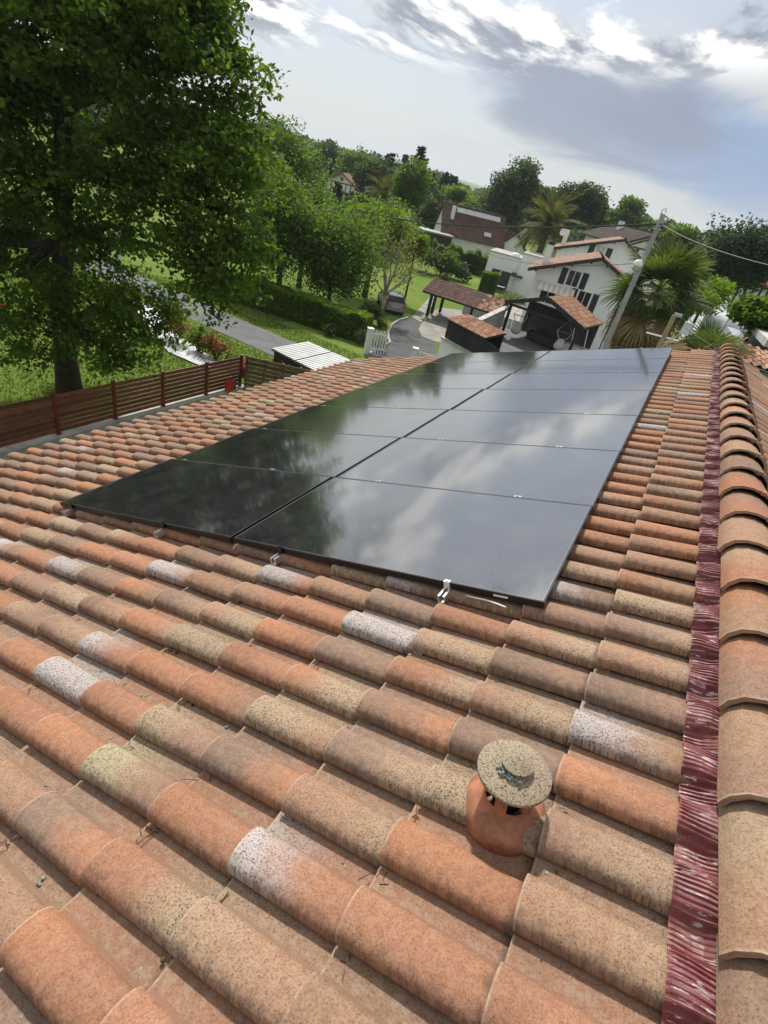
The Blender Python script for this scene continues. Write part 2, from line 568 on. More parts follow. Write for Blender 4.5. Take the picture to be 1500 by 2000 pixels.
LEAF = {
    'oak': leaf_mat('oak_leaf', (0.030, 0.062, 0.012), (0.130, 0.195, 0.034), 0.55),
    'mid': leaf_mat('mid_leaf', (0.058, 0.105, 0.018), (0.130, 0.200, 0.034), 0.52),
    'bright': leaf_mat('bright_leaf', (0.085, 0.150, 0.016), (0.18, 0.26, 0.035), 0.52),
    'dark': leaf_mat('dark_leaf', (0.030, 0.058, 0.022), (0.062, 0.100, 0.034), 0.42),
    'blue': leaf_mat('bluish_leaf', (0.050, 0.085, 0.045), (0.095, 0.135, 0.075), 0.35),
    'conifer': leaf_mat('conifer_needle', (0.012, 0.026, 0.014), (0.030, 0.050, 0.026), 0.2),
    'cedar': leaf_mat('cedar_needle', (0.025, 0.050, 0.035), (0.055, 0.090, 0.060), 0.22),
    'hedge': leaf_mat('laurel_leaf', (0.065, 0.130, 0.014), (0.13, 0.225, 0.025), 0.45),
    'sage': leaf_mat('sage_leaf', (0.10, 0.14, 0.08), (0.19, 0.23, 0.14), 0.35),
    'red': leaf_mat('photinia_leaf', (0.06, 0.09, 0.02), (0.26, 0.07, 0.03), 0.4),
    'pink': leaf_mat('pink_flower', (0.30, 0.09, 0.09), (0.40, 0.16, 0.13), 0.3),
    'yellow': leaf_mat('yellow_flower', (0.30, 0.24, 0.02), (0.12, 0.16, 0.03), 0.4),
    'palm': leaf_mat('palm_leaf', (0.038, 0.066, 0.020), (0.125, 0.150, 0.055), 0.32, 0.4),
    'phoenix': leaf_mat('date_palm_leaf', (0.075, 0.085, 0.035), (0.16, 0.16, 0.07), 0.3, 0.45),
    'dead': leaf_mat('dead_frond', (0.17, 0.115, 0.06), (0.30, 0.22, 0.12), 0.25, 0.8),
    'grass': leaf_mat('grass_blade', (0.060, 0.100, 0.016), (0.125, 0.175, 0.034), 0.40),
    'twiggy': leaf_mat('bare_twig_leaf', (0.11, 0.12, 0.04), (0.20, 0.18, 0.09), 0.35),
}


def ground_mat():
    m, t, b = new_mat('lawn_ground')
    g = t.node('ShaderNodeNewGeometry').outputs['Position']
    n1 = t.noise(g, 0.12, 5, 0.6)
    n2 = t.noise(g, 1.7, 5, 0.65)
    n3 = t.noise(g, 14.0, 3, 0.6)
    c = t.mix(t.smooth(n1, 0.35, 0.65), (0.105, 0.175, 0.024), (0.160, 0.222, 0.042))
    c = t.mix(t.smooth(n2, 0.45, 0.75, 0, 0.5), c, (0.065, 0.105, 0.018))
    c = t.mix(t.smooth(n3, 0.45, 0.7, 0, 0.45), c, (0.17, 0.21, 0.05))
    t.link(c, b.inputs['Base Color'])
    b.inputs['Roughness'].default_value = 0.95
    b.inputs['Specular IOR Level'].default_value = 0.1
    bn = t.node('ShaderNodeBump')
    bn.inputs['Strength'].default_value = 0.9
    bn.inputs['Distance'].default_value = 0.06
    t.link(t.noise(g, 22.0, 4, 0.7), bn.inputs['Height'])
    t.link(bn.outputs[0], b.inputs['Normal'])
    return m


M['ground'] = ground_mat()


def pv_glass():
    m, t, b = new_mat('solar_glass')
    oc = t.node('ShaderNodeTexCoord').outputs['Object']
    x, y, z = t.sep(oc)
    # cell grid: a faint line between cells and thin wires along the long side
    def lines(c, pitch, wd):
        fr = t.math('FRACT', t.math('DIVIDE', c, pitch))
        return t.math('LESS_THAN', fr, wd)
    wires = t.math('MULTIPLY', lines(y, 0.0182, 0.10), 0.5)
    cells = t.math('MAXIMUM', lines(x, 0.0945, 0.02), lines(y, 0.182, 0.012))
    c = t.mix(wires, (0.0085, 0.0090, 0.0125), (0.036, 0.037, 0.042))
    c = t.mix(cells, c, (0.004, 0.004, 0.006))
    dust = t.math('MAXIMUM', t.math('MULTIPLY', t.smooth(t.noise(oc, 260.0, 2, 0.5), 0.70, 0.74), 0.55),
                  t.math('MULTIPLY', t.smooth(t.noise(oc, 120.0, 1, 0.5), 0.745, 0.77), 0.8))
    c = t.mix(dust, c, (0.5, 0.5, 0.48))
    film = t.smooth(t.noise(oc, 3.5, 6, 0.7), 0.40, 0.8, 0.015, 0.09)
    c = t.mix(film, c, (0.42, 0.40, 0.36))
    t.link(c, b.inputs['Base Color'])
    rg = t.math('ADD', 0.085, t.math('MULTIPLY', t.smooth(t.noise(oc, 6.0, 5, 0.7), 0.35, 0.8), 0.07))
    t.link(rg, b.inputs['Roughness'])
    b.inputs['IOR'].default_value = 1.5
    b.inputs['Specular IOR Level'].default_value = 0.8
    b.inputs['Coat Weight'].default_value = 1.0
    b.inputs['Coat Roughness'].default_value = 0.06
    b.inputs['Coat IOR'].default_value = 2.25
    bn = t.node('ShaderNodeBump')
    bn.inputs['Strength'].default_value = 0.05
    bn.inputs['Distance'].default_value = 0.002
    t.link(t.math('ADD', t.noise(oc, 90.0, 3, 0.6), t.noise(oc, 420.0, 1, 0.5)), bn.inputs['Height'])
    t.link(bn.outputs[0], b.inputs['Normal'])
    return m


M['pv'] = pv_glass()


def flash_mat():
    m, t, b = new_mat('pleated_red_flashing')
    g = t.node('ShaderNodeTexCoord').outputs['Object']
    sm = t.node('ShaderNodeMapping')
    t.link(g, sm.inputs['Vector'])
    sm.inputs['Scale'].default_value = (0.35, 2.6, 0.35)
    glint_wear = t.smooth(t.noise(sm.outputs[0], 42.0, 4, 0.66), 0.585, 0.65)  # pale streaks: painted sky glints along with scratches
    c = t.mix(t.smooth(t.noise(g, 20, 4, 0.6), 0.3, 0.7), (0.135, 0.028, 0.031), (0.215, 0.060, 0.060))
    c = t.mix(t.math('MULTIPLY', glint_wear, 0.8), c, (0.66, 0.62, 0.62))
    c = t.mix(t.smooth(t.noise(g, 9, 5, 0.7), 0.50, 0.75, 0.0, 0.5), c, (0.30, 0.20, 0.17))
    t.link(c, b.inputs['Base Color'])
    b.inputs['Roughness'].default_value = 0.50
    b.inputs['Metallic'].default_value = 0.0
    bn = t.node('ShaderNodeBump')
    bn.inputs['Strength'].default_value = 0.18
    bn.inputs['Distance'].default_value = 0.003
    t.link(t.noise(g, 70.0, 4, 0.65), bn.inputs['Height'])
    t.link(bn.outputs[0], b.inputs['Normal'])
    return m


M['flash'] = flash_mat()

# ------------------------------------------------------------------ ground, roads
rng = np.random.default_rng(7)
random.seed(7)


def axis(lim_lo, lim_hi, near_lo, near_hi, step):
    a = list(np.arange(near_lo, near_hi + 0.01, step))
    s_, x = step, near_hi
    while x < lim_hi:
        s_ *= 1.25
        x += s_
        a.append(x)
    s_, x = step, near_lo
    while x > lim_lo:
        s_ *= 1.25
        x -= s_
        a.insert(0, x)
    return np.array(a)


gx, gy = axis(-2600, 1500, -70, 30, 1.2), axis(-300, 3200, -12, 100, 1.2)
XX, YY = np.meshgrid(gx, gy, indexing='ij')
ZZ = G(XX, YY)
nx, ny = XX.shape
gv = np.stack([XX, YY, ZZ], -1).reshape(-1, 3)
idx = np.arange(nx * ny).reshape(nx, ny)
gf = np.stack([idx[:-1, :-1], idx[1:, :-1], idx[1:, 1:], idx[:-1, 1:]], -1).reshape(-1, 4)
me = bpy.data.meshes.new('ground')
me.from_pydata(gv.tolist(), [], gf.tolist())
me.polygons.foreach_set('use_smooth', [True] * len(me.polygons))
me.materials.append(M['ground'])
ground = bpy.data.objects.new('ground', me)
col.objects.link(ground)
struct(ground)


def sheet(name, pts, mat, off=0.03, cuts=4):
    """a polygon of ground points draped over the terrain"""
    bm = bmesh.new()
    vs = [bm.verts.new((p[0], p[1], 0)) for p in pts]
    bm.faces.new(vs)
    bmesh.ops.triangulate(bm, faces=bm.faces)
    for _ in range(cuts):
        long_e = [e for e in bm.edges if e.calc_length() > 1.5]
        if not long_e:
            break
        bmesh.ops.subdivide_edges(bm, edges=long_e, cuts=1, use_grid_fill=False)
        bmesh.ops.triangulate(bm, faces=bm.faces)
    for v in bm.verts:
        v.co.z = float(G(v.co.x, v.co.y)) + off
    bmesh.ops.recalc_face_normals(bm, faces=bm.faces)
    for f in bm.faces:
        if f.normal.z < 0:
            f.normal_flip()
    me = bpy.data.meshes.new(name)
    bm.to_mesh(me)
    bm.free()
    me.materials.append(mat)
    o = bpy.data.objects.new(name, me)
    col.objects.link(o)
    return struct(o)


def smooth_line(pts, n=40):
    pts = np.array([p[:2] for p in pts])
    t = np.concatenate([[0], np.cumsum(np.linalg.norm(np.diff(pts, axis=0), axis=1))])
    tt = np.linspace(0, t[-1], n)
    return np.stack([np.interp(tt, t, pts[:, 0]), np.interp(tt, t, pts[:, 1])], 1)


ra, rb = gnd(395, 612)[:2], gnd(530, 671)[:2]          # middle of the lane
rd = (rb - ra) / np.linalg.norm(rb - ra)
rn_ = np.array([-rd[1], rd[0]])
lane_w = 1.75
far_l, near_r = ra - rd * 70 + rn_ * 3, rb + rd * 22
sheet('road', [far_l + rn_ * lane_w, ra + rn_ * lane_w, rb + rn_ * lane_w, near_r + rn_ * lane_w,
               near_r - rn_ * lane_w, rb - rn_ * lane_w, ra - rn_ * lane_w, far_l - rn_ * lane_w], M['asphalt'], 0.03, 7)
sheet('driveway', [gnd(*q)[:2] for q in ((794, 623), (778, 628), (766, 637), (760, 650), (759, 661), (763, 671), (744, 681), (690, 720), (860, 735),
                                          (849, 668), (823, 658), (816, 644), (822, 634), (806, 622))], M['drive'], 0.03, 6)
sheet('concrete_pad', [gnd(*q)[:2] for q in ((822, 634), (817, 644), (824, 658), (850, 668), (900, 680), (930, 640), (900, 606), (858, 601), (838, 615))], M['pave'], 0.036, 6)
path = struct(bpy.data.objects.new('garden_path', None))
col.objects.link(path)
pl, pr = [np.array(gnd(*q)) for q in ((804, 621), (842, 577))], [np.array(gnd(*q)) for q in ((822, 632), (853, 583))]
for k in range(7):
    a0, a1 = k / 7 + 0.006, (k + 1) / 7 - 0.006
    q = [pl[0] + (pl[1] - pl[0]) * a0, pr[0] + (pr[1] - pr[0]) * a0, pr[0] + (pr[1] - pr[0]) * a1, pl[0] + (pl[1] - pl[0]) * a1]
    q = [np.array([p[0], p[1], float(G(p[0], p[1])) + 0.055]) for p in q]
    MB().slab(q, 0.08).build('slab', M['pave'], path)
kerb = MB()
kp = [gnd(*q) for q in ((796, 622), (779, 627), (765, 636), (758, 650), (757, 661), (761, 671), (743, 681), (720, 694))]
for a_, b_ in zip(kp[:-1], kp[1:]):
    kerb.bar(a_ + np.array([0, 0, 0.06]), b_ + np.array([0, 0, 0.06]), 0.14, 0.16)
struct(kerb.build('kerb', M['concrete']))

# ------------------------------------------------------------------ the roof under the camera
TU, TV = 0.36, 0.2125
BASE = -0.15
U0, V0 = 0.257, -1.295
V_NEAR, V_FAR = -4.6, 8.80
PAL = {
    'terra': ((0.335, 0.152, 0.088), 0.30), 'orange': ((0.380, 0.165, 0.085), 0.22), 'rose': ((0.325, 0.196, 0.128), 0.45),
    'taupe': ((0.190, 0.138, 0.112), 0.14), 'brown': ((0.245, 0.155, 0.114), 0.2), 'cream': ((0.385, 0.310, 0.212), 0.95),
    'sand': ((0.345, 0.252, 0.172), 0.75), 'white': ((0.420, 0.378, 0.368), 1.0), 'lemon': ((0.380, 0.335, 0.215), 1.0),
}


def prof_pts():
    ps = [(0.0020, 0.011, 0.0), (0.000, 0.0225, 0.0)]
    for k in range(1, 9):
        th = math.pi * k / 9
        ps.append((0.066 - 0.066 * math.cos(th), 0.0225 + 0.045 * math.sin(th) ** 0.8 - 0.014 * k / 9, 0.0))
    ps += [(0.135, 0.0045, 0.6), (0.150, 0.0010, 1.0), (0.185, 0.0000, 1.0), (0.228, 0.003, 1.0)]
    return ps


PP = prof_pts()
LT = 0.425


def tile_geo():
    vs, lc, fs = [], [], []
    n = len(PP)
    for ix, x in enumerate((0.0, 0.20, LT)):
        for (y, z, c) in PP:
            tap = 1.0 + 0.09 * (1 - x / LT) if c == 0.0 else 1.0
            vs.append(((x), 0.066 + (y - 0.066) * tap if c < 0.5 else y, z * tap + 0.027 * (1 - x / TU)))
            lc.append((x, y, c))
    for (y, z, c) in PP:                              # thickness of the lower end
        tap = 1.09 if c == 0.0 else 1.0
        vs.append((0.001, 0.066 + (y - 0.066) * tap if c < 0.5 else y, z * tap + 0.027 - 0.017))
        lc.append((0.0, y, c))
    for i in range(n - 1):
        fs.append((i, i + 1, n + i + 1, n + i))
        fs.append((n + i, n + i + 1, 2 * n + i + 1, 2 * n + i))
    for i in range(n - 1):
        fs.append((3 * n + i, 3 * n + i + 1, i + 1, i))
    return np.array(vs), np.array(lc), fs


TVS, TLC, TFS = tile_geo()


def tile_mesh(name):
    me = bpy.data.meshes.new(name)
    me.from_pydata(TVS.tolist(), [], [f[::-1] for f in TFS])
    a = me.attributes.new('lc', 'FLOAT_VECTOR', 'POINT')
    a.data.foreach_set('vector', TLC.astype(np.float32).ravel())
    me.polygons.foreach_set('use_smooth', [True] * len(me.polygons))
    me.set_sharp_from_angle(angle=R(50))
    me.materials.append(M['tile_o'])
    return me


HOUSE_LOC = np.array([0.8, 2.0, -6.5])
house = thing('tiled_house', 'house with terracotta tiled roof carrying the solar panels, in the foreground', 'house', HOUSE_LOC)
XR = 0.80                                             # ridge line
ZR = (XR * math.tan(SL)) + BASE / math.cos(SL)
EAVE_U = U0 - TU * 19
ex = EAVE_U * math.cos(SL) + 0.3
# deck slabs a little under the tiles
dk = MB()
e0, r0 = rp(EAVE_U + 0.05, V_NEAR, BASE - 0.03), np.array([XR, V_NEAR, ZR - 0.03])
e1, r1 = rp(EAVE_U + 0.05, V_FAR, BASE - 0.03), np.array([XR, V_FAR, ZR - 0.03])
dk.slab([e0, e1, r1, r0], 0.12)
deck = dk.build('roof_slope', M['deck'], house, off=HOUSE_LOC)
dk = MB()
mir = lambda p: np.array([2 * XR - p[0], p[1], p[2]])
dk.slab([mir(e0), mir(e1), mir(r1), mir(r0)], 0.12)
deck2 = dk.build('roof_slope', M['deck'], house, off=HOUSE_LOC)
wl = MB()
zl = e0[2] - 0.30
wx0, wx1 = e0[0] + 0.45, 2 * XR - e0[0] - 0.45
wy0, wy1 = V_NEAR + 0.3, V_FAR - 0.25
pent = [(wx0, -6.6), (wx1, -6.6), (wx1, zl + 0.1), (XR, ZR - 0.25), (wx0, zl + 0.1)]
vs = [(x, wy0, z) for x, z in pent] + [(x, wy1, z) for x, z in pent]
wl.add(vs, [(4, 3, 2, 1, 0), (5, 6, 7, 8, 9)] + [(i, (i + 1) % 5, 5 + (i + 1) % 5, 5 + i) for i in (0, 1, 4)])
wl.build('wall', M['white_wall'], house, off=HOUSE_LOC)
gt = MB()
ge = rp(EAVE_U - 0.06, 0, BASE - 0.03)
prof = [(-0.075, 0.0), (-0.07, -0.045), (-0.03, -0.08), (0.03, -0.08), (0.07, -0.045), (0.07, 0.0)]
for y0, y1 in ((V_NEAR, V_FAR),):
    vs = [(ge[0] + a, y, ge[2] + b) for y in (y0, y1) for a, b in prof]
    gt.add(vs, [(i, i + 1, 6 + i + 1, 6 + i) for i in range(5)])
gt.build('gutter', M['zinc'], house, smooth=True, off=HOUSE_LOC)

# choose tile colours
names = list(PAL)
wts = np.array([0.20, 0.16, 0.16, 0.14, 0.12, 0.06, 0.12, 0.025, 0.015])
wts /= wts.sum()
force = {}


def force_tile(px_, py_, a, b):
    u, v = roofuv(px_, py_, BASE + 0.06)
    force[(math.floor((U0 - u) / TU) + 1, math.floor((v - V0) / TV))] = (a, b)


for q in (((560, 1640), 'white', 'terra'), ((1190, 1440), 'white', 'rose'), ((210, 1275), 'white', 'terra'), ((325, 1120), 'white', 'rose'), ((530, 1130), 'white', 'terra'),
          ((130, 1110), 'white', 'sand'), ((20, 1075), 'white', 'rose'), ((165, 915), 'white', 'sand'), ((770, 1140), 'white', 'brown'), ((225, 1490), 'lemon', 'brown'),
          ((870, 1560), 'cream', 'sand'), ((1170, 1550), 'orange', 'terra'), ((820, 1700), 'orange', 'orange'), ((720, 1500), 'terra', 'terra'),
          ((560, 1430), 'cream', 'rose'), ((480, 1500), 'taupe', 'orange'), ((330, 1420), 'cream', 'brown'), ((620, 1560), 'rose', 'sand'),
          ((760, 1870), 'terra', 'terra'), ((1150, 1640), 'brown', 'sand'), ((1100, 1790), 'rose', 'sand'), ((430, 1880), 'sand', 'rose'), ((250, 1740), 'terra', 'cream'),
          ((110, 1640), 'taupe', 'orange'), ((360, 1590), 'orange', 'terra'), ((60, 1850), 'orange', 'terra'), ((120, 1440), 'orange', 'terra'), ((20, 1390), 'orange', 'terra'),
          ((1050, 1400), 'rose', 'cream'), ((800, 1430), 'taupe', 'sand'), ((1230, 1370), 'taupe', 'brown'), ((1250, 1300), 'rose', 'sand'), ((650, 1280), 'taupe', 'brown'),
          ((860, 1330), 'terra', 'cream'), ((1010, 1300), 'taupe', 'brown'), ((920, 1220), 'terra', 'terra'), ((1080, 1250), 'rose', 'cream'), ((1270, 1240), 'taupe', 'sand'),
          ((1270, 1180), 'cream', 'sand'), ((320, 1320), 'orange', 'terra'), ((430, 1350), 'orange', 'brown'), ((440, 1210), 'rose', 'cream'), ((560, 1245), 'orange', 'terra')):
    force_tile(*q[0], q[1], q[2])


def tile_cols(j, k):
    r_ = np.random.default_rng((j + 50) * 1009 + (k + 80) * 31)
    a = names[r_.choice(len(names), p=wts)]
    b = a if r_.random() < 0.35 else names[r_.choice(len(names), p=wts)]
    if a not in ('white', 'lemon') and b in ('white', 'lemon'):
        b = 'sand'
    if (j, k) in force:
        a, b = force[(j, k)]
    mid_ = np.array((0.312, 0.192, 0.128))
    ka = 0.0 if a in ('white', 'lemon') else 0.36
    kb = 0.0 if b in ('white', 'lemon') else 0.36
    ca = (np.array(PAL[a][0]) * (1 - ka) + mid_ * ka) * r_.uniform(0.88, 1.12)
    cb = (np.array(PAL[b][0]) * (1 - kb) + mid_ * kb) * r_.uniform(0.88, 1.12)
    return ca, cb, (PAL[a][1], PAL[b][1], float(r_.random() * 7 + 0.01))


tiles = []
nk0, nk1 = int(math.ceil((V_NEAR - V0) / TV)), int((V_FAR - V0) / TV) - 1
for j in range(0, 20):
    for k in range(nk0, nk1 + 1):
        u, v = U0 - TU * j, V0 + TV * k
        pc = rp(u + 0.18, v + 0.1, BASE + 0.05)
        X, Y, z = project(pc)
        area = 0
        if z > 0.2 and -60 < X < 1560 and 0 < Y < 2060:
            hidden = (-3.93 < u + 0.2 < -0.02 and 0.02 < v + 0.1 < 8.2)
            if not hidden:
                c4 = [project(rp(u + a, v + b, BASE + 0.05))[:2] for a, b in ((0, 0), (0.36, 0), (0.36, 0.21), (0, 0.21))]
                area = abs(sum(c4[i][0] * c4[(i + 1) % 4][1] - c4[(i + 1) % 4][0] * c4[i][1] for i in range(4))) / 2
        tiles.append((area, j, k, u, v))
tiles.sort(key=lambda t: -t[0])
Mroof = np.stack([RA, RB, RN], 1)
single = tile_mesh('tile')
field_v, field_lc, field_f, field_a = [], [], [], []


def place(j, k, u, v):
    r_ = np.random.default_rng(j * 977 + (k + 60) * 13 + 5)
    off = np.array([r_.normal(0, 0.005), r_.normal(0, 0.0022), r_.normal(0, 0.0020)])
    rz, ry = r_.normal(0, 0.010), r_.normal(0, 0.008)
    return off, rz, ry


def field_add(Mx, origin, j, k, cols):
    off, rz, ry = place(j, k, 0, 0)
    loc = TVS.copy()
    loc[:, 1] += loc[:, 0] * rz
    loc[:, 2] += loc[:, 0] * ry
    wv = (loc + off) @ Mx.T + origin
    b0 = sum(len(a) for a in field_v)
    field_v.append(wv)
    field_lc.append(TLC)
    field_f.extend([tuple(i + b0 for i in f[::-1]) for f in TFS])
    field_a.append(cols)


for n_, (area, j, k, u, v) in enumerate(tiles):
    cols = tile_cols(j, k)
    if n_ < 300:
        off, rz, ry = place(j, k, u, v)
        o = bpy.data.objects.new('tile', single)
        col.objects.link(o)
        o.parent = deck
        mm = Matrix(Mroof.tolist()).to_4x4() @ Matrix.Rotation(rz, 4, 'Z') @ Matrix.Rotation(-ry, 4, 'Y')
        mm.translation = Vector(rp(u, v, BASE) + Mroof @ off - HOUSE_LOC)
        o.matrix_local = mm
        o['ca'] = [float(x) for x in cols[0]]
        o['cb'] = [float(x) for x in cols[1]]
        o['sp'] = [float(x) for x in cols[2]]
    else:
        field_add(Mroof, rp(u, v, BASE), j, k, cols)
Mroof2 = np.stack([RA * np.array([-1, 1, 1]), -RB, RN * np.array([-1, 1, 1])], 1)
for j in range(0, 20):
    for k in range(nk0, nk1 + 1):
        u, v = U0 - TU * j, V0 + TV * k + 0.2125
        o_ = rp(u, v, BASE)
        field_add(Mroof2, np.array([2 * XR - o_[0], o_[1], o_[2]]), j + 40, k, tile_cols(j + 40, k))
fv = np.concatenate(field_v) - HOUSE_LOC
me = bpy.data.meshes.new('tile_field')
me.from_pydata(fv.tolist(), [], field_f)
npt = len(TVS)
for nm, arr in (('ca', np.repeat(np.array([c[0] for c in field_a]), npt, 0)), ('cb', np.repeat(np.array([c[1] for c in field_a]), npt, 0)),
                ('sp', np.repeat(np.array([c[2] for c in field_a]), npt, 0)), ('lc', np.concatenate(field_lc))):
    a = me.attributes.new(nm, 'FLOAT_VECTOR', 'POINT')
    a.data.foreach_set('vector', arr.astype(np.float32).ravel())
me.polygons.foreach_set('use_smooth', [True] * len(me.polygons))
me.set_sharp_from_angle(angle=R(50))
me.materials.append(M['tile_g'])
o = bpy.data.objects.new('tile_field', me)
col.objects.link(o)
o.parent = house
o['kind'] = 'stuff'


def prof_z(y):
    y = y % TV
    ys = [p[0] for p in PP[1:-1]] + [TV - 0.012, TV + 0.001]
    zs = [p[1] for p in PP[1:-1]] + [0.004, 0.0225]
    return float(np.interp(y, ys, zs))


# pleated flashing draped over the tile tops, both sides of the ridge
def flashing(side):
    us = np.array([0.580, 0.590, 0.610, 0.632, 0.654, 0.680, 0.705, 0.73])
    vv = np.arange(V_NEAR + 0.05, V_FAR - 0.35, 0.0034)
    r_ = np.random.default_rng(3 + side)
    jit = np.convolve(r_.normal(0, 1, len(vv) + 40), np.ones(41) / 41, 'same')[:len(vv)] * 0.05
    prz = np.array([prof_z(v - V0 + (0 if side == 0 else -0.0)) for v in vv])
    prz = np.convolve(prz, np.ones(5) / 5, 'same')
    V = []
    for iu, u in enumerate(us):
        hug = 1.0 - 0.75 * ss(0.63, 0.73, u)
        pleat = 0.0046 * np.sin(np.arange(len(vv)) * math.pi / 2.0 + 0.25 * math.pi) * (0.7 + 0.3 * np.sin(vv * 37 + iu * 0.6))
        pleat = pleat * (0.25 if iu == 0 else 1)
        z = 0.021 + 0.006 * ss(0.62, 0.72, u) + prz * hug + 0.034 * (1 - hug) + pleat + 0.004 * np.sin(vv * 21 + iu * 0.9 + jit * 60)
        uu = u + (jit * 0.10 if iu < 2 else 0)
        sk = (iu - 3) * 0.0012 * np.sin(vv * 3.1 + 1.0)
        P_ = RA[None] * (np.zeros_like(vv) + uu)[:, None] + RB[None] * (vv + sk)[:, None] + RN[None] * (BASE + 0.004 + z)[:, None]
        if side:
            P_[:, 0] = 2 * XR - P_[:, 0]
        V.append(P_)
    V = np.array(V)
    nu, nv = V.shape[:2]
    ids = np.arange(nu * nv).reshape(nu, nv)
    F = np.stack([ids[:-1, :-1], ids[1:, :-1], ids[1:, 1:], ids[:-1, 1:]], -1).reshape(-1, 4)
    if side:
        F = F[:, ::-1]
    me = bpy.data.meshes.new('ridge_flashing')
    me.from_pydata((V.reshape(-1, 3) - HOUSE_LOC).tolist(), [], F.tolist())
    me.materials.append(M['flash'])
    o = bpy.data.objects.new('ridge_flashing', me)
    col.objects.link(o)
    o.parent = house


flashing(0)
flashing(1)

# ridge tiles
RP_ = [(-0.150, 0.0), (-0.142, 0.040), (-0.116, 0.080), (-0.072, 0.104), (-0.020, 0.114), (0.030, 0.112), (0.080, 0.096), (0.116, 0.070), (0.136, 0.036), (0.142, 0.0)]


def ridge_geo():
    vs, lc, fs = [], [], []
    n = len(RP_)
    L = 0.465
    for y, s_, zz in ((0.0, 1.06, 0.030), (0.05, 1.05, 0.026), (0.2, 1.0, 0.014), (L, 0.93, -0.004)):
        for i, (a, b) in enumerate(RP_):
            vs.append((a * s_, y, b * s_ + zz))
            lc.append((y * 0.8, 0.06 + 0.36 * i / n, 0.0))
    for i, (a, b) in enumerate(RP_):
        vs.append((a * 1.06 * 0.90, 0.002, (b - 0.014) * 1.06 + 0.030 if b > 0.01 else 0.018))
        lc.append((0, 0.06, 0))
    for r_ in range(3):
        for i in range(n - 1):
            fs.append((r_ * n + i, r_ * n + i + 1, (r_ + 1) * n + i + 1, (r_ + 1) * n + i))
    for i in range(n - 1):
        fs.append((4 * n + i, 4 * n + i + 1, i + 1, i))
    b0 = len(vs)
    nub = MB().box(0.030, 0.056, -0.012, 0.030, 0.130, 0.152)
    vs += nub.v
    lc += [(0.1, 0.08, 0)] * len(nub.v)
    fs += [tuple(i + b0 for i in f) for f in nub.f]
    return vs, lc, fs


rv, rl, rf = ridge_geo()
me = bpy.data.meshes.new('ridge_tile')
me.from_pydata(rv, [], rf)
a = me.attributes.new('lc', 'FLOAT_VECTOR', 'POINT')
a.data.foreach_set('vector', np.array(rl, dtype=np.float32).ravel())
me.polygons.foreach_set('use_smooth', [True] * len(me.polygons))
me.set_sharp_from_angle(angle=R(45))
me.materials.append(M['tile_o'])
yv = -1.173 - 0.397 * 8
k = 0
RIDGE_P = 0.397
while yv < V_FAR - 0.2:
    o = bpy.data.objects.new('ridge_tile', me)
    col.objects.link(o)
    o.parent = house
    r_ = np.random.default_rng(k + 900)
    o.location = Vector(np.array([XR + r_.normal(0, 0.003), yv, ZR + 0.032 + r_.normal(0, 0.002)]) - HOUSE_LOC)
    o.rotation_euler = (0, r_.normal(0, 0.01), r_.normal(0, 0.006))
    a_, b_ = r_.choice(['sand', 'rose', 'terra', 'orange', 'brown'], 2)
    f_ = r_.uniform(0.85, 1.05)
    o['ca'] = [float(x * f_) for x in (np.array(PAL[a_][0]) * 0.8 + np.array(PAL['rose'][0]) * 0.2)]
    o['cb'] = [float(x * f_) for x in (np.array(PAL[b_][0]) * 0.8 + np.array(PAL['sand'][0]) * 0.2)]
    o['sp'] = [0.35, 0.35, float(k) * 0.37 + 0.2]
    yv += RIDGE_P
    k += 1

# ------------------------------------------------------------------ solar panels
PW, PH, GAP = 1.961, 1.134, 0.02
FH = 0.035


def panel_parts():
    fr = MB()
    lip = 0.010
    fr.box(0, PW, 0, lip, -FH, 0)
    fr.box(0, PW, PH - lip, PH, -FH, 0)
    fr.box(0, lip, lip, PH - lip, -FH, 0)
    fr.box(PW - lip, PW, lip, PH - lip, -FH, 0)
    gl = MB().box(lip, PW - lip, lip, PH - lip, -0.006, -0.0015)
    bk = MB().box(lip, PW - lip, lip, PH - lip, -0.012, -0.0065)
    ed = MB()
    e = 0.0022
    for x0, x1, y0, y1 in ((0.0, PW, lip, lip + e), (lip, lip + e, lip + e, PH - lip - e), (PW - lip - e, PW - lip, lip + e, PH - lip - e), (lip, PW - lip, PH - lip - e, PH - lip)):
        ed.box(max(x0, lip), min(x1, PW - lip), y0, y1, -0.0014, 0.0006)
    return fr, gl, bk, ed


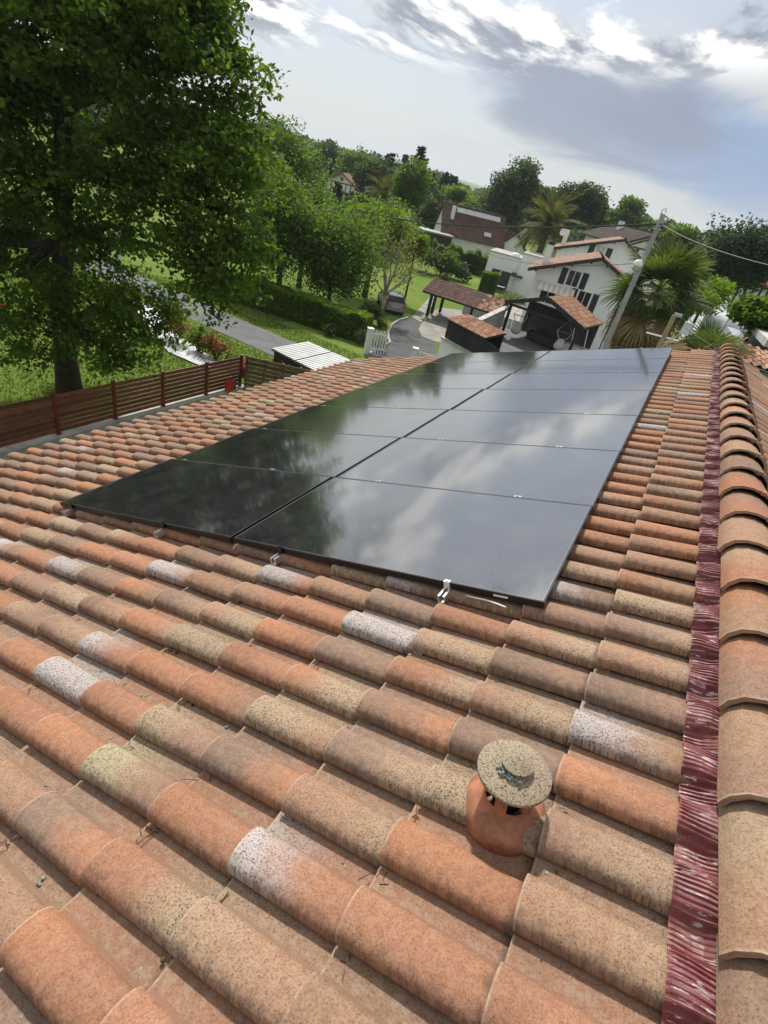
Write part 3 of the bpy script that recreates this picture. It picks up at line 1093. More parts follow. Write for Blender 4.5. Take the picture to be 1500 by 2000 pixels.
protop = None
ordn = ['first', 'second', 'third', 'fourth', 'fifth', 'sixth', 'seventh']
Mr4 = Matrix(Mroof.tolist()).to_4x4()
for c in range(2):
    for i in range(7):
        x0 = -PW if c == 1 else -2 * PW - GAP
        y0 = i * (PH + GAP)
        side = 'ridge side' if c == 1 else 'eave side'
        if i == 0:
            lab = 'black solar panel nearest the camera, on the %s of the array' % side
        elif i == 6:
            lab = 'black solar panel in the farthest row, on the %s of the array' % side
        else:
            lab = 'black solar panel in the %s row from the camera, %s of the array' % (ordn[i], side)
        r_ = np.random.default_rng(c * 10 + i)
        root = thing('solar_panel', lab, 'solar panel', group='rooftop solar panels')
        mm = Mr4 @ Matrix.Rotation(R(1.1) + r_.normal(0, 0.0005), 4, 'X') @ Matrix.Rotation(r_.normal(0, 0.0007), 4, 'Y')
        mm.translation = Vector(rp(x0, y0, -FH - 0.008 + (y0 - 2.2) * 0.0075))
        root.matrix_world = mm
        if protop is None:
            fr, gl, bk, ed = panel_parts()
            protop = [fr.build('frame', M['black_alu'], root, off=(0, 0, -FH)), gl.build('glass', M['pv'], root, off=(0, 0, -FH)),
                      bk.build('backsheet', M['black_alu'], root, off=(0, 0, -FH)), ed.build('frame_lip', M['frame_edge'], root, off=(0, 0, -FH))]
        else:
            for q in protop:
                d = q.copy()
                col.objects.link(d)
                d.parent = root
lbl = MB().box(PW - 0.24, PW - 0.17, -0.0012, -0.0002, -0.022, -0.012)
rl_names = ['first', 'second', 'third', 'fourth']
RU = [roofuv(q, w_, -0.06)[0] for q, w_ in ((140, 995), (320, 1033), (553, 1079), (875, 1150))]
RU[1] = RU[1]
for i, u in enumerate(RU):
    o0 = rp(u, 0, -FH - 0.042)
    root = thing('mounting_rail', 'aluminium rail under the panels, %s' % ['nearest the eave', 'second from the eave', 'second from the ridge', 'nearest the ridge'][i], 'mounting rail', group='panel mounting rails')
    mm = Mr4 @ Matrix.Rotation(0.0075, 4, 'X')
    mm.translation = Vector(o0 - RN * 0.0165)
    root.matrix_world = mm
    rb_ = MB()
    y0, y1 = -0.085, 8.10
    rb_.box(-0.019, 0.019, y0, y1, 0.0, 0.004)
    rb_.box(-0.019, -0.015, y0, y1, 0.004, 0.040)
    rb_.box(0.015, 0.019, y0, y1, 0.004, 0.040)
    rb_.box(-0.015, -0.006, y0, y1, 0.036, 0.040)
    rb_.box(0.006, 0.015, y0, y1, 0.036, 0.040)
    rb_.build('rail_profile', M['alu'], root)
    for r_ in range(0, 8):
        yc = r_ * (PH + GAP) - GAP / 2
        cl = MB()
        if r_ in (0, 7):
            s_ = -1 if r_ == 0 else 1
            yb = yc + (GAP / 2 if r_ == 0 else -GAP / 2)
            cl.box(-0.016, 0.016, min(yb + s_ * 0.002, yb + s_ * 0.016), max(yb + s_ * 0.002, yb + s_ * 0.016), 0.041, 0.0765)
            cl.box(-0.016, 0.016, min(yb - s_ * 0.006, yb + s_ * 0.018), max(yb - s_ * 0.006, yb + s_ * 0.018), 0.0785, 0.082)
            cl.tube([(0, yb + s_ * 0.009, 0.082), (0, yb + s_ * 0.009, 0.087)], 0.005, 8)
            cl.build('end_clamp', M['alu'] if i == 3 else M['black_alu'], root)
        else:
            cl.box(-0.025, 0.025, yc - 0.017, yc + 0.017, 0.0785, 0.0815)
            cl.tube([(0, yc, 0.0815), (0, yc, 0.087)], 0.006, 8)
            cl.build('mid_clamp', M['zinc'], root)
    for yc in (0.45, 2.3, 4.1, 5.9, 7.6):
        MB().box(-0.03, 0.03, yc - 0.03, yc + 0.03, -0.07, -0.001).build('roof_hook', M['alu'], root)
for o in list(col.objects):
    if o.name == 'solar_panel.007':
        lbl.build('type_label', M['white_paint'], o, off=(0, 0, -FH))

# ------------------------------------------------------------------ clay roof vent
vu, vv_ = roofuv(986, 1576, BASE + 0.05)
vb = rp(vu, vv_, BASE + 0.055)
vent = thing('roof_vent', 'terracotta roof vent with speckled round cap standing on the tiles', 'roof vent')
mm = Matrix(Mroof.tolist()).to_4x4()
mm.translation = Vector(vb)
vent.matrix_world = mm @ Matrix.Rotation(R(10), 4, 'Y')
body = MB().lathe([(0.118, -0.060), (0.123, -0.034), (0.123, -0.012), (0.118, 0.004), (0.106, 0.017), (0.090, 0.026), (0.076, 0.032), (0.069, 0.040), (0.067, 0.0601)], 48)
vbody = body.build('base', M['vent_clay'], vent, smooth=True)
NP = 5
PILLAR0 = -2.9
for kk in range(NP):
    t0 = 2 * math.pi * kk / NP + PILLAR0
    w_ = 0.27
    vs = []
    for z in (0.060, 0.152):
        for rr in (0.067, 0.055):
            for tt in np.linspace(t0 - w_, t0 + w_, 5):
                vs.append((rr * math.cos(tt), rr * math.sin(tt), z))
    fs = []
    for q in range(4):
        fs += [(q, q + 1, 11 + q, 10 + q), (5 + q + 1, 5 + q, 15 + q, 16 + q)]
    fs += [(0, 10, 15, 5), (4, 9, 19, 14)]
    MB().add(vs, fs).build('pillar', M['vent_clay'], vent, smooth='auto')
MB().lathe([(0.042, 0.03), (0.042, 0.154)], 24).build('dark_core', M['dark_gap'], vent)  # inner cylinder painted near-black as the shade behind the openings
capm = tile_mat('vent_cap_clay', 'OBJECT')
capg = MB().lathe([(0.0, 0.111), (0.06, 0.111), (0.098, 0.106), (0.104, 0.111), (0.103, 0.119), (0.092, 0.125), (0.063, 0.133), (0.042, 0.139), (0.034, 0.145)], 48)
capg.v = [(x, y, z + 0.041) for x, y, z in capg.v]
co = capg.build('cap', capm, vent, smooth='auto')
kn = MB().lathe([(0.030, 0.142), (0.032, 0.152), (0.044, 0.155), (0.045, 0.160), (0.034, 0.167), (0.018, 0.174), (0.010, 0.178), (0.0, 0.179)], 32, c=(0.004, 0.0, 0))
kn.v = [(x, y, z + 0.041) for x, y, z in kn.v]
ko = kn.build('cap_knob', capm, vent, smooth='auto')
for o in (co, ko):
    me = o.data
    a = me.attributes.new('lc', 'FLOAT_VECTOR', 'POINT')
    cc = np.zeros(len(me.vertices) * 3, dtype=np.float32)
    me.vertices.foreach_get('co', cc)
    cc = cc.reshape(-1, 3).copy()
    cc[:, 0] += 0.12
    cc[:, 1] += 0.25
    cc[:, 2] = 0.0
    a.data.foreach_set('vector', cc.ravel())
    o['ca'] = [0.325, 0.272, 0.198]
    o['cb'] = [0.30, 0.235, 0.165]
    o['sp'] = [1.0, 1.0, 2.3]
lm = MB()
r_ = np.random.default_rng(4)
for _ in range(26):
    t0 = r_.normal(-2.2, 0.5)
    rr = r_.uniform(0.036, 0.055)
    c_ = np.array([rr * math.cos(t0), rr * math.sin(t0), 0.179 + r_.uniform(-0.002, 0.008)])
    lm.lathe([(0.0, -0.003), (0.006, 0), (0.004, 0.004), (0, 0.005)], 6, c=c_)
lm.build('lichen', M['lichen'], vent)

# white streak on a tile in front of the panels
ps = [rp(*roofuv(x, y, BASE + 0.08), BASE + 0.083) for x, y in ((910, 1164), (925, 1168), (945, 1172), (962, 1177), (978, 1183), (988, 1187))]
tag(MB().tube(ps, [0.002, 0.004, 0.004, 0.004, 0.004, 0.003], 6).build('plastic_strip', M['white_paint']), 'thin white plastic strip lying on a tile below the nearest panel', 'strip')

# moss cushions, twigs and lichen flecks lodged in the channels
bits = {'moss': MB(), 'twig': MB(), 'lichen': MB()}
r_ = np.random.default_rng(21)
for _ in range(300):
    j, k = r_.integers(0, 9), r_.integers(-4, 14)
    u = U0 - TU * j + r_.uniform(0.01, 0.05)
    v = V0 + TV * k + r_.uniform(0.145, 0.20)
    p = rp(u, v, BASE + 0.024)
    q = r_.random()
    if q < 0.20:
        v = V0 + TV * k + r_.uniform(0.195, 0.209)
        for _ in range(r_.integers(3, 8)):
            c_ = rp(u + r_.normal(0, 0.022), v + r_.normal(0, 0.003), BASE + 0.018)
            s_ = r_.uniform(0.003, 0.008)
            bits['moss'].lathe([(0.0, -0.003), (s_, 0), (s_ * 0.7, s_ * 0.6), (0, s_ * 0.8)], 6, c=c_)
    elif q < 0.62:
        for _ in range(r_.integers(2, 6)):
            a0 = rp(u + r_.normal(0, 0.012), v + r_.normal(0, 0.015), BASE + 0.026)
            d = RA * r_.normal(0, 0.02) + RB * r_.normal(0, 0.02) + RN * r_.uniform(0, 0.003)
            bits['twig'].tube([a0, a0 + d * 0.5 + RN * 0.002, a0 + d], 0.0011, 4)
    else:
        u2 = u + r_.uniform(0, 0.3)
        c_ = rp(u2, v, BASE + 0.002 + 0.022 * (1 - (u2 - (U0 - TU * j)) / TU))
        for _ in range(3):
            s_ = r_.uniform(0.003, 0.007)
            bits['lichen'].lathe([(s_, -0.003), (s_ * 0.8, 0.0022), (0, 0.003)], 6, c=c_ + r_.normal(0, 0.006, 3) * np.array([1, 1, 0.1]))
for nm, lab, mt in (('moss', 'small dark green moss cushions in the tile channels', 'moss'), ('twig', 'dead brown twigs and leaf bits caught in the tile channels', 'twig'), ('lichen', 'small grey lichen flecks dotted over the tile channels', 'lichen')):
    o = bits[nm].build({'moss': 'moss', 'twig': 'twigs', 'lichen': 'lichen'}[nm], M[mt])
    tag(o, lab, {'moss': 'moss', 'twig': 'twigs', 'lichen': 'lichen'}[nm])
    o['kind'] = 'stuff'

# ------------------------------------------------------------------ vegetation builders
def leaf_quads(C, size, r_, up=0.35, elong=1.5):
    """kite shaped leaves at points C"""
    n = len(C)
    N = r_.normal(0, 1, (n, 3))
    N[:, 2] = np.abs(N[:, 2]) * (1 + up) + up
    N /= np.linalg.norm(N, axis=1, keepdims=True)
    T = r_.normal(0, 1, (n, 3))
    T -= N * np.sum(T * N, 1, keepdims=True)
    T /= np.linalg.norm(T, axis=1, keepdims=True) + 1e-9
    B = np.cross(N, T)
    s_ = (size * r_.uniform(0.65, 1.35, n))[:, None]
    a = C - T * s_ * elong * 0.5
    b = C - B * s_ * 0.5 + N * s_ * 0.12
    c = C + T * s_ * elong * 0.5
    d = C + B * s_ * 0.5 + N * s_ * 0.12
    return np.stack([a, b, c, d], 1).reshape(-1, 3)


def lobed_leaves(C, size, r_):
    """oak-like clusters: three kites fanned from one twig tip"""
    out = []
    n = len(C)
    ax = r_.normal(0, 1, (n, 3))
    ax /= np.linalg.norm(ax, axis=1, keepdims=True)
    for k in range(3):
        out.append(leaf_quads(C + ax * size * 0.5 + r_.normal(0, size * 0.6, (n, 3)), size, r_, 0.3, 1.7))
    return np.concatenate(out)


def clump_points(center, rad, n, r_, shell=0.45):
    d = r_.normal(0, 1, (n, 3))
    d /= np.linalg.norm(d, axis=1, keepdims=True)
    rr = r_.random(n) ** shell
    # lumpy radius
    lump = 1 + 0.22 * np.sin(d[:, 0] * 5 + center[0] * 3) * np.sin(d[:, 1] * 5 + center[1]) + 0.15 * np.sin(d[:, 2] * 7 + center[2] * 2)
    return np.asarray(center) + d * (rr * lump)[:, None] * np.asarray(rad)


def limb(mb, p0, p1, r0, r1, r_, sag=0.12, n=6, seg=6):
    p0, p1 = np.asarray(p0, float), np.asarray(p1, float)
    L = np.linalg.norm(p1 - p0)
    off = r_.normal(0, sag * L, 3)
    off[2] = abs(off[2]) * 0.6
    ts = np.linspace(0, 1, n)
    pts = [p0 + (p1 - p0) * t + off * math.sin(math.pi * t) * (0.6 + 0.4 * math.sin(5 * t)) for t in ts]
    mb.tube(pts, [r0 + (r1 - r0) * t for t in ts], seg)
    return pts


def broadleaf(name, label, px_, py_, D, rx, rz, kind, n=5000, leaf=None, nclump=16, seed=0, group=None, bark='bark', trunk_r=None, cat='tree', flat=1.0, spread=0.62, low=False):
    """tree whose crown centre is seen at (px_, py_) at distance D; rx, rz crown radii in metres"""
    r_ = np.random.default_rng(seed * 131 + int(px_) + int(py_) * 7)
    c = at(px_, py_, D)
    g = float(G(c[0], c[1]))
    loc = np.array([c[0], c[1], g])
    root = thing(name, label, cat, loc, 0, group)
    cl = c - loc
    leaf = leaf or max(0.10, D * 0.0030)
    cen, rad = [], []
    for i in range(nclump):
        d = r_.normal(0, 1, 3)
        d /= np.linalg.norm(d)
        if d[2] < -0.55 and not low:
            d[2] *= -0.6
        f = spread * r_.uniform(0.45, 1.0)
        cen.append(cl + d * f * np.array([rx, rx * flat, rz]))
        q = r_.uniform(0.34, 0.52)
        rad.append(np.array([rx * q, rx * q, rz * q * 0.9]))
    pts = np.concatenate([clump_points(a, b, max(8, n // nclump), r_) for a, b in zip(cen, rad)])
    pts = pts[pts[:, 2] > 0.15]
    quadmesh('crown', leaf_quads(pts, leaf, r_), 4, LEAF[kind], root)
    tb = MB()
    tr = trunk_r or max(0.10, rx * 0.055)
    fork = np.array([cl[0] * 0.0, 0, max(0.4, cl[2] - rz * 0.55)])
    tb.tube([(0, 0, -0.2), (0.03, 0.02, fork[2] * 0.5), fork, cl + np.array([0, 0, rz * 0.3])], [tr * 1.35, tr, tr * 0.85, tr * 0.25], 8)
    for a in cen[:10]:
        limb(tb, fork + (cl - fork) * r_.uniform(0.0, 0.5), a, tr * 0.5, tr * 0.12, r_, 0.08, 4, 5)
    tb.build('trunk', M[bark], root, smooth=True)
    return root


def conifer(name, label, px_top, py_top, D, h, rbase, seed=0, kind='conifer', group=None, sparse=1.0, bare=0.15):
    r_ = np.random.default_rng(seed * 37 + 11)
    top = at(px_top, py_top, D)
    loc = np.array([top[0], top[1], top[2] - h])
    root = thing(name, label, 'tree', loc, 0, group)
    root.location = (loc[0], loc[1], min(loc[2], float(G(loc[0], loc[1]))))
    base = loc[2] - root.location[2]
    tb = MB().tube([(0, 0, -0.3), (0, 0, (h + base) * 0.5), (0, 0, h + base)], [h * 0.016, h * 0.011, 0.03], 7)
    tb.build('trunk', M['bark'], root, smooth=True)
    pts = []
    z = base + h * bare
    lf = max(0.12, D * 0.0036)
    while z < base + h:
        t = (z - base) / h
        rr = rbase * ((1 - t) ** 0.75) * (0.85 + 0.3 * math.sin(z * 1.7 + seed)) + 0.12
        for a in np.arange(r_.uniform(0, 1), 6.28 + 0.0, 6.28 / max(4, int(8 * sparse))):
            L = rr * r_.uniform(0.55, 1.1)
            m = max(4, int(L / lf * 3.0))
            s_ = r_.random(m) ** 0.7
            q = np.stack([np.cos(a) * L * s_, np.sin(a) * L * s_, z - 0.22 * L * s_ + r_.normal(0, 0.12, m)], 1)
            q[:, :2] += r_.normal(0, lf * 0.8, (m, 2))
            pts.append(q)
        z += max(0.25, h * 0.030) / sparse
    quadmesh('crown', leaf_quads(np.concatenate(pts), lf, r_, 0.1, 2.0), 4, LEAF[kind], root)
    return root


def shrub(name, label, px_, py_, D, rx, rz, kind, n=700, leaf=None, seed=0, group=None, cat='shrub', base=None):
    r_ = np.random.default_rng(seed * 17 + int(px_) * 3)
    c = at(px_, py_, D) if D else gnd(px_, py_)
    g = float(G(c[0], c[1]))
    loc = np.array([c[0], c[1], g])
    root = thing(name, label, cat, loc, 0, group)
    leaf = leaf or max(0.05, D * 0.0035 if D else 0.1)
    cen = [np.array([r_.normal(0, rx * 0.35), r_.normal(0, rx * 0.35), rz * r_.uniform(0.55, 1.25)]) for _ in range(7)]
    pts = np.concatenate([clump_points(a, (rx * 0.6, rx * 0.6, rz * 0.55), n // 7, r_) for a in cen])
    pts = pts[pts[:, 2] > 0.0]
    quadmesh('foliage', leaf_quads(pts, leaf, r_), 4, LEAF[kind], root)
    sb = MB()
    for a in cen[:5]:
        sb.tube([(0, 0, -0.05), a * 0.5, a], [0.03, 0.02, 0.008], 5)
    sb.build('stem', M['bark'], root)
    return root


def hedge(name, label, p0, p1, wd, ht, kind, n, leaf, seed=0, rough=0.10, cat='hedge', taper=0.0):
    """clipped hedge between two ground points: a leafy skin over a dark core"""
    r_ = np.random.default_rng(seed + 77)
    p0, p1 = np.array(p0[:2]), np.array(p1[:2])
    L = np.linalg.norm(p1 - p0)
    d = (p1 - p0) / L
    nrm = np.array([-d[1], d[0]])
    loc = np.array([p0[0], p0[1], float(G(*p0))])
    root = thing(name, label, cat, loc)
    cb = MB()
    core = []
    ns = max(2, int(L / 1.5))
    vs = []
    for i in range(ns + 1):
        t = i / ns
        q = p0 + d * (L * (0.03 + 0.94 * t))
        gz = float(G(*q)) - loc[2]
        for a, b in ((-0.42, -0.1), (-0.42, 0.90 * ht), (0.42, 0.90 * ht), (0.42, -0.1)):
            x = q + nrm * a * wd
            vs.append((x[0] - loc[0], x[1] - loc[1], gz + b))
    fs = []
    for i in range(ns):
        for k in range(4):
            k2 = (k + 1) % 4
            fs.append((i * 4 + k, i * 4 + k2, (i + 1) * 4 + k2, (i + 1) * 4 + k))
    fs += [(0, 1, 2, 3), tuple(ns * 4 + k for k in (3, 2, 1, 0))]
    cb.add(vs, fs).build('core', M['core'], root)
    areas = np.array([L * ht, L * ht, L * wd, wd * ht, wd * ht])
    face = r_.choice(5, n, p=areas / areas.sum())
    s_, h_ = r_.random(n), r_.random(n)
    al = np.where(face == 3, 0.0, np.where(face == 4, 1.0, s_)) * L
    ac = np.where(face == 0, -0.5, np.where(face == 1, 0.5, np.where(face == 2, h_ - 0.5, s_ - 0.5))) * wd
    hz = np.where(face == 2, 1.0, h_) * ht
    lump = rough * (np.sin(al * 1.9 + seed) * 0.6 + np.sin(al * 4.7 + hz * 3.0) * 0.4)
    ac = ac * (1 + lump * 0.5 / max(wd, 0.3)) + r_.normal(0, 0.05, n)
    hz = hz + np.where(hz > ht * 0.8, lump, 0) + r_.normal(0, 0.05, n)
    xy = p0[None] + d[None] * al[:, None] + nrm[None] * ac[:, None]
    gz = G(xy[:, 0], xy[:, 1]) - loc[2]
    C_ = np.stack([xy[:, 0] - loc[0], xy[:, 1] - loc[1], gz + np.maximum(hz, 0.02)], 1)
    quadmesh('foliage', leaf_quads(C_, leaf, r_), 4, LEAF[kind], root)
    return root


# ------------------------------------------------------------------ the oak over the left side
r_ = np.random.default_rng(5)
ob = at(128, 700, 18.2)
og = float(G(ob[0], ob[1]))
oloc = np.array([ob[0], ob[1], og])
oak = thing('oak_tree', 'large dark green oak tree filling the upper left, behind the red fence', 'tree', oloc)
cl = []
for (x, y, D, rr) in (
        (492, 128, 17, 0.75), (405, 55, 17.5, 1.0), (410, 180, 16.5, 1.15), (455, 232, 17, 0.85), (370, 105, 18, 1.3), (365, 0, 18, 1.2), (300, 20, 17, 1.4), (440, 110, 17, 0.7), (430, 20, 18, 0.55),
        (440, 300, 16, 1.2), (350, 260, 16, 1.5), (290, 150, 17, 1.6), (230, 40, 17, 1.6), (150, 60, 19.8, 1.8), (60, 40, 18, 1.9), (-60, 80, 18, 2.0),
        (210, 190, 16.5, 1.4), (90, 190, 19.8, 1.6), (10, 200, 18, 1.8), (-90, 220, 18, 1.9), (280, 330, 16, 1.5), (190, 320, 19.5, 1.4), (60, 330, 17, 1.6),
        (-40, 340, 18, 1.7), (380, 360, 16, 1.4), (470, 390, 16, 1.3), (460, 470, 15.5, 1.25), (370, 460, 15.5, 1.3),
        (280, 430, 16, 1.2), (440, 540, 15, 1.0), (400, 560, 15, 0.7), (430, 605, 15, 0.4), (370, 520, 15, 0.8),
        (20, 450, 19, 1.3), (-60, 470, 19, 1.6), (100, 440, 19.8, 1.2), (40, 540, 18, 1.2), (130, 540, 19.8, 1.1), (200, 500, 17, 1.2), (-30, 600, 18, 1.3),
        (210, 590, 16, 1.0), (270, 590, 16, 0.9), (165, 620, 19.6, 0.9), (240, 650, 16, 0.75), (300, 640, 16, 0.65), (200, 690, 16, 0.7), (270, 700, 16, 0.5), (60, 620, 17, 0.8), (90, 680, 16.5, 0.7),
        (40, 690, 17, 0.5), (130, 610, 16.6, 0.65), (95, 560, 16.6, 0.7), (150, 430, 16.6, 0.75), (85, 330, 16.6, 0.9), (110, 640, 16.8, 0.5), (170, 660, 16, 0.8), (330, 610, 16, 0.6),
        (200, -60, 18, 2.0), (60, -80, 19, 2.2), (300, -70, 18, 1.7), (390, -60, 18, 1.0), (150, -180, 19, 2.2), (300, -190, 19, 2.0), (0, -220, 20, 2.2), (-120, -60, 20, 2.2),
        (-160, 150, 21, 2.2), (-180, 350, 20, 2.0)):
    cl.append((at(x, y, D) - oloc, rr))
pts = []
for c, rr in cl:
    n = int(980 * rr * rr)
    # each clump is a spray of smaller twig bunches
    nb = max(7, int(17 * rr))
    dd = r_.normal(0, 1, (nb, 3))
    dd /= np.linalg.norm(dd, axis=1, keepdims=True)
    cb_ = c + dd * (r_.random(nb) ** 0.5)[:, None] * np.array([rr, rr, rr * 0.72]) * 1.05
    for q in cb_:
        pts.append(q + r_.normal(0, 1, (n // nb, 3)) * np.array([0.21, 0.21, 0.10]) * (0.8 + 0.25 * rr))
pts = np.concatenate(pts)
dist = np.linalg.norm(pts + oloc - CAM, axis=1)
pts = pts[(dist > 7)]
quadmesh('crown', leaf_quads(pts, 0.086, r_, 0.15, 1.65), 4, LEAF['oak'], oak)
tb = MB()
tp = [np.array([0, 0, -0.3]), np.array([0.02, 0.0, 1.2]), np.array([0.0, 0.05, 3.0]), at(128, 470, 18.2) - oloc, at(118, 330, 18.0) - oloc, at(128, 210, 18) - oloc, at(140, 60, 18) - oloc, at(150, -120, 18.5) - oloc]
tb.tube(tp, [0.42, 0.31, 0.275, 0.25, 0.22, 0.19, 0.13, 0.05], 12)
lims = [(3, (30, 540), 18, 0.22), (3, (215, 440), 17, 0.24), (4, (20, 300), 18, 0.20), (4, (300, 400), 16.5, 0.2), (5, (250, 60), 17, 0.18), (5, (420, 180), 17, 0.16), (4, (450, 250), 17, 0.15),
        (6, (40, 20), 18, 0.12), (5, (-60, 120), 18, 0.15), (4, (460, 420), 16, 0.15), (3, (-60, 470), 19, 0.15), (6, (300, -60), 18, 0.11), (2, (230, 640), 16, 0.07), (3, (420, 520), 15.5, 0.11)]
for i, q, D, rr in lims:
    pp = limb(tb, tp[i], at(q[0], q[1], D) - oloc, rr, rr * 0.3, r_, 0.10, 7, 8)
    for _ in range(5):
        s0 = pp[r_.integers(2, 7)]
        tgt = min(cl, key=lambda c: np.linalg.norm(c[0] - s0) + r_.uniform(0, 2.0))[0]
        limb(tb, s0, tgt + r_.normal(0, 0.3, 3), rr * 0.28, 0.012, r_, 0.1, 5, 5)
for c, rr in cl:
    for _ in range(2):
        limb(tb, c, c + r_.normal(0, rr * 0.4, 3), 0.03, 0.006, r_, 0.1, 4, 4)
tb.build('trunk', M['bark'], oak, smooth=True)

# ------------------------------------------------------------------ fence, wall, garden on the left
FX, FZ = -12.65, -6.05
wall_y0, wall_y1 = -6.0, 12.1
wt = thing('garden_wall', 'low pale concrete wall under the red slatted fence', 'wall', (FX, 3.0, -6.5))
MB().box(-0.10, 0.10, wall_y0 - 3, wall_y1 - 3, -0.2, 0.40).build('wall_block', M['concrete'], wt)
yy = wall_y0
while yy < wall_y1 - 0.1:
    y2 = min(yy + 1.0, wall_y1)
    MB().box(-0.16, 0.16, yy - 3 + 0.004, y2 - 3 - 0.004, 0.402, 0.447).build('coping', M['concrete'], wt)
    yy = y2
rf_ = thing('slat_fence', 'dark red horizontal slat fence standing on the low concrete wall', 'fence', (FX, 3.0, FZ))
posts = [-5.2, -3.35, -1.6, 0.1, 1.8, 3.48, 5.17, 6.85, 8.5, 10.25, 11.85]
pm = None
for y in posts:
    mbp = MB().box(-0.04, 0.04, -0.04, 0.04, 0.0, 1.12).box(-0.045, 0.045, -0.045, 0.045, 1.121, 1.135).box(-0.07, 0.07, -0.07, 0.07, -0.003, 0.010)
    o = mbp.build('post', M['red_post'], rf_)
    o.location = (0, y - 3.0, 0)
for y0, y1 in zip(posts[:-1], posts[1:]):
    for s_ in range(8):
        z0 = 0.045 + s_ * 0.132
        MB().box(-0.012, 0.012, y0 - 3 + 0.042, y1 - 3 - 0.042, z0, z0 + 0.108).build('slat', M['red_slat'], rf_)

p0 = np.array([FX + 0.1, 12.0]); p1 = atz(612, 728, -5.0)[:2]
p1 = p0 + (p1 - p0) * 1.35
d = (p1 - p0) / np.linalg.norm(p1 - p0)
L = np.linalg.norm(p1 - p0)
of = thing('board_fence', 'weathered olive brown board fence running from the red fence towards the house', 'fence', (p0[0], p0[1], -6.45), math.atan2(d[1], d[0]))
nb = 5
for k in range(nb + 1):
    MB().box(-0.04, 0.04, 0.02, 0.10, -0.1, 1.52).build('post', M['olive_wood'], of).location = (k * L / nb, 0, 0)
for s_ in range(9):
    z0 = 0.08 + s_ * 0.160
    MB().box(-0.02, L + 0.02, -0.014, 0.014, z0, z0 + 0.140).build('board', M['olive_wood'], of)

# red sprayer standing on the wall
sp_ = thing('backpack_sprayer', 'red backpack sprayer standing on the concrete wall by the fence', 'sprayer', (FX + 0.16, 11.2, FZ + 0.0), 0.2)
MB().box(-0.11, 0.11, -0.19, 0.19, 0.0, 0.40).build('tank', M['red_plastic'], sp_, smooth='auto', bevel=0.045)
MB().lathe([(0.06, 0.39), (0.06, 0.44), (0.05, 0.455), (0, 0.457)], 14, c=(0, 0.03, 0)).build('lid', M['plastic_dark'], sp_)
MB().tube([(0.12, 0.14, 0.06), (0.16, 0.15, 0.25), (0.13, 0.12, 0.45), (0.05, -0.02, 0.62), (0.0, -0.12, 0.85)], 0.014, 8).build('hose', M['plastic_dark'], sp_, smooth=True)
MB().bar((0.118, -0.08, 0.05), (0.118, -0.08, 0.38), 0.04, 0.012, up=(1, 0, 0)).bar((0.118, 0.08, 0.05), (0.118, 0.08, 0.38), 0.04, 0.012, up=(1, 0, 0)).build('strap', M['plastic_dark'], sp_)

# mulch sheet with young shrubs along the lane
sheet('mulch_sheet', [gnd(*q)[:2] for q in ((255, 585), (300, 600), (345, 655), (425, 708), (405, 722), (330, 690), (285, 640))], M['mulch'], 0.05, 6)
for i, (x, y, D, rx, rz, kd, lab) in enumerate((
        (345, 655, 24.5, 0.75, 0.95, 'red', 'reddish young photinia bush under the oak branches'),
        (388, 680, 23.5, 0.35, 0.75, 'mid', 'slender dark green shrub between two reddish bushes'),
        (422, 685, 23.0, 0.62, 0.70, 'red', 'reddish green bush on the grass strip beside the lane'),
        (455, 690, 22.3, 0.35, 0.35, 'bright', 'low bright green plant at the end of the lane bed'),
        (478, 690, 21.8, 0.45, 0.30, 'pink', 'low pinkish flowering plant just above the red fence'))):
    shrub('garden_shrub', lab, x, y, D, rx, rz, kd, 900, 0.075, i)
wp = gnd(231, 512)
pt = thing('gate_pillar', 'white slatted gate pillar half hidden behind the oak leaves', 'pillar', wp)
for k in range(3):
    MB().box(-0.17, 0.17, -0.17, 0.17, 0.75 * k, 0.75 * k + 0.70).build('block', M['white_paint'], pt, bevel=0.02)

# bin shelter with sheet roof
q0, q1, q2, q3 = atz(531, 680, -5.45), atz(603, 667, -5.25), atz(692, 706, -5.25), atz(622, 727, -5.45)
sh = thing('bin_shelter', 'low shed with two grey ribbed sheet roof panels beside the board fence', 'shed', (q0[0], q0[1], float(G(q0[0], q0[1]))))
so_ = np.array(sh.location)
def lerp(a, b, t): return a + (b - a) * t
for a0, a1 in ((0.0, 0.515), (0.535, 1.0)):
    A, B = lerp(q0, q3, a0), lerp(q1, q2, a0)
    C_, D_ = lerp(q1, q2, a1), lerp(q0, q3, a1)
    rib = MB()
    nr = 9
    for k in range(nr):
        t0, t1 = k / nr, (k + 0.72) / nr
        t2 = (k + 1) / nr
        A0, B0 = lerp(A, D_, t0), lerp(B, C_, t0)
        A1, B1 = lerp(A, D_, t1), lerp(B, C_, t1)
        A2, B2 = lerp(A, D_, t2), lerp(B, C_, t2)
        rib.slab([A0, B0, B1, A1], 0.03)
        dn = np.array([0, 0, -0.05])
        rib.slab([A1 + dn, B1 + dn, B2 + dn, A2 + dn], 0.012)
    rib.build('roof_sheet', M['corrug'], sh, off=so_)
bw = MB()
zz = np.array([0, 0, -0.06])
for a_, b_ in ((q0, q1), (q1, q2), (q2, q3), (q3, q0)):
    bw.bar(a_ + zz, b_ + zz, 0.05, 0.05)
bw.build('roof_frame', M['plastic_dark'], sh, off=so_)
cen_ = (q0 + q1 + q2 + q3) / 4
ws = MB()
poly = [cen_ + (q - cen_) * 0.93 for q in (q0, q1, q2, q3)]
for a_, b_ in zip(poly, poly[1:] + poly[:1]):
    for k in range(7):
        h = np.array([0, 0, -0.22 - k * 0.24])
        ws.bar(a_ + h, b_ + h, 0.025, 0.21)
ws.build('side_boards', M['dark_wood'], sh, off=so_)

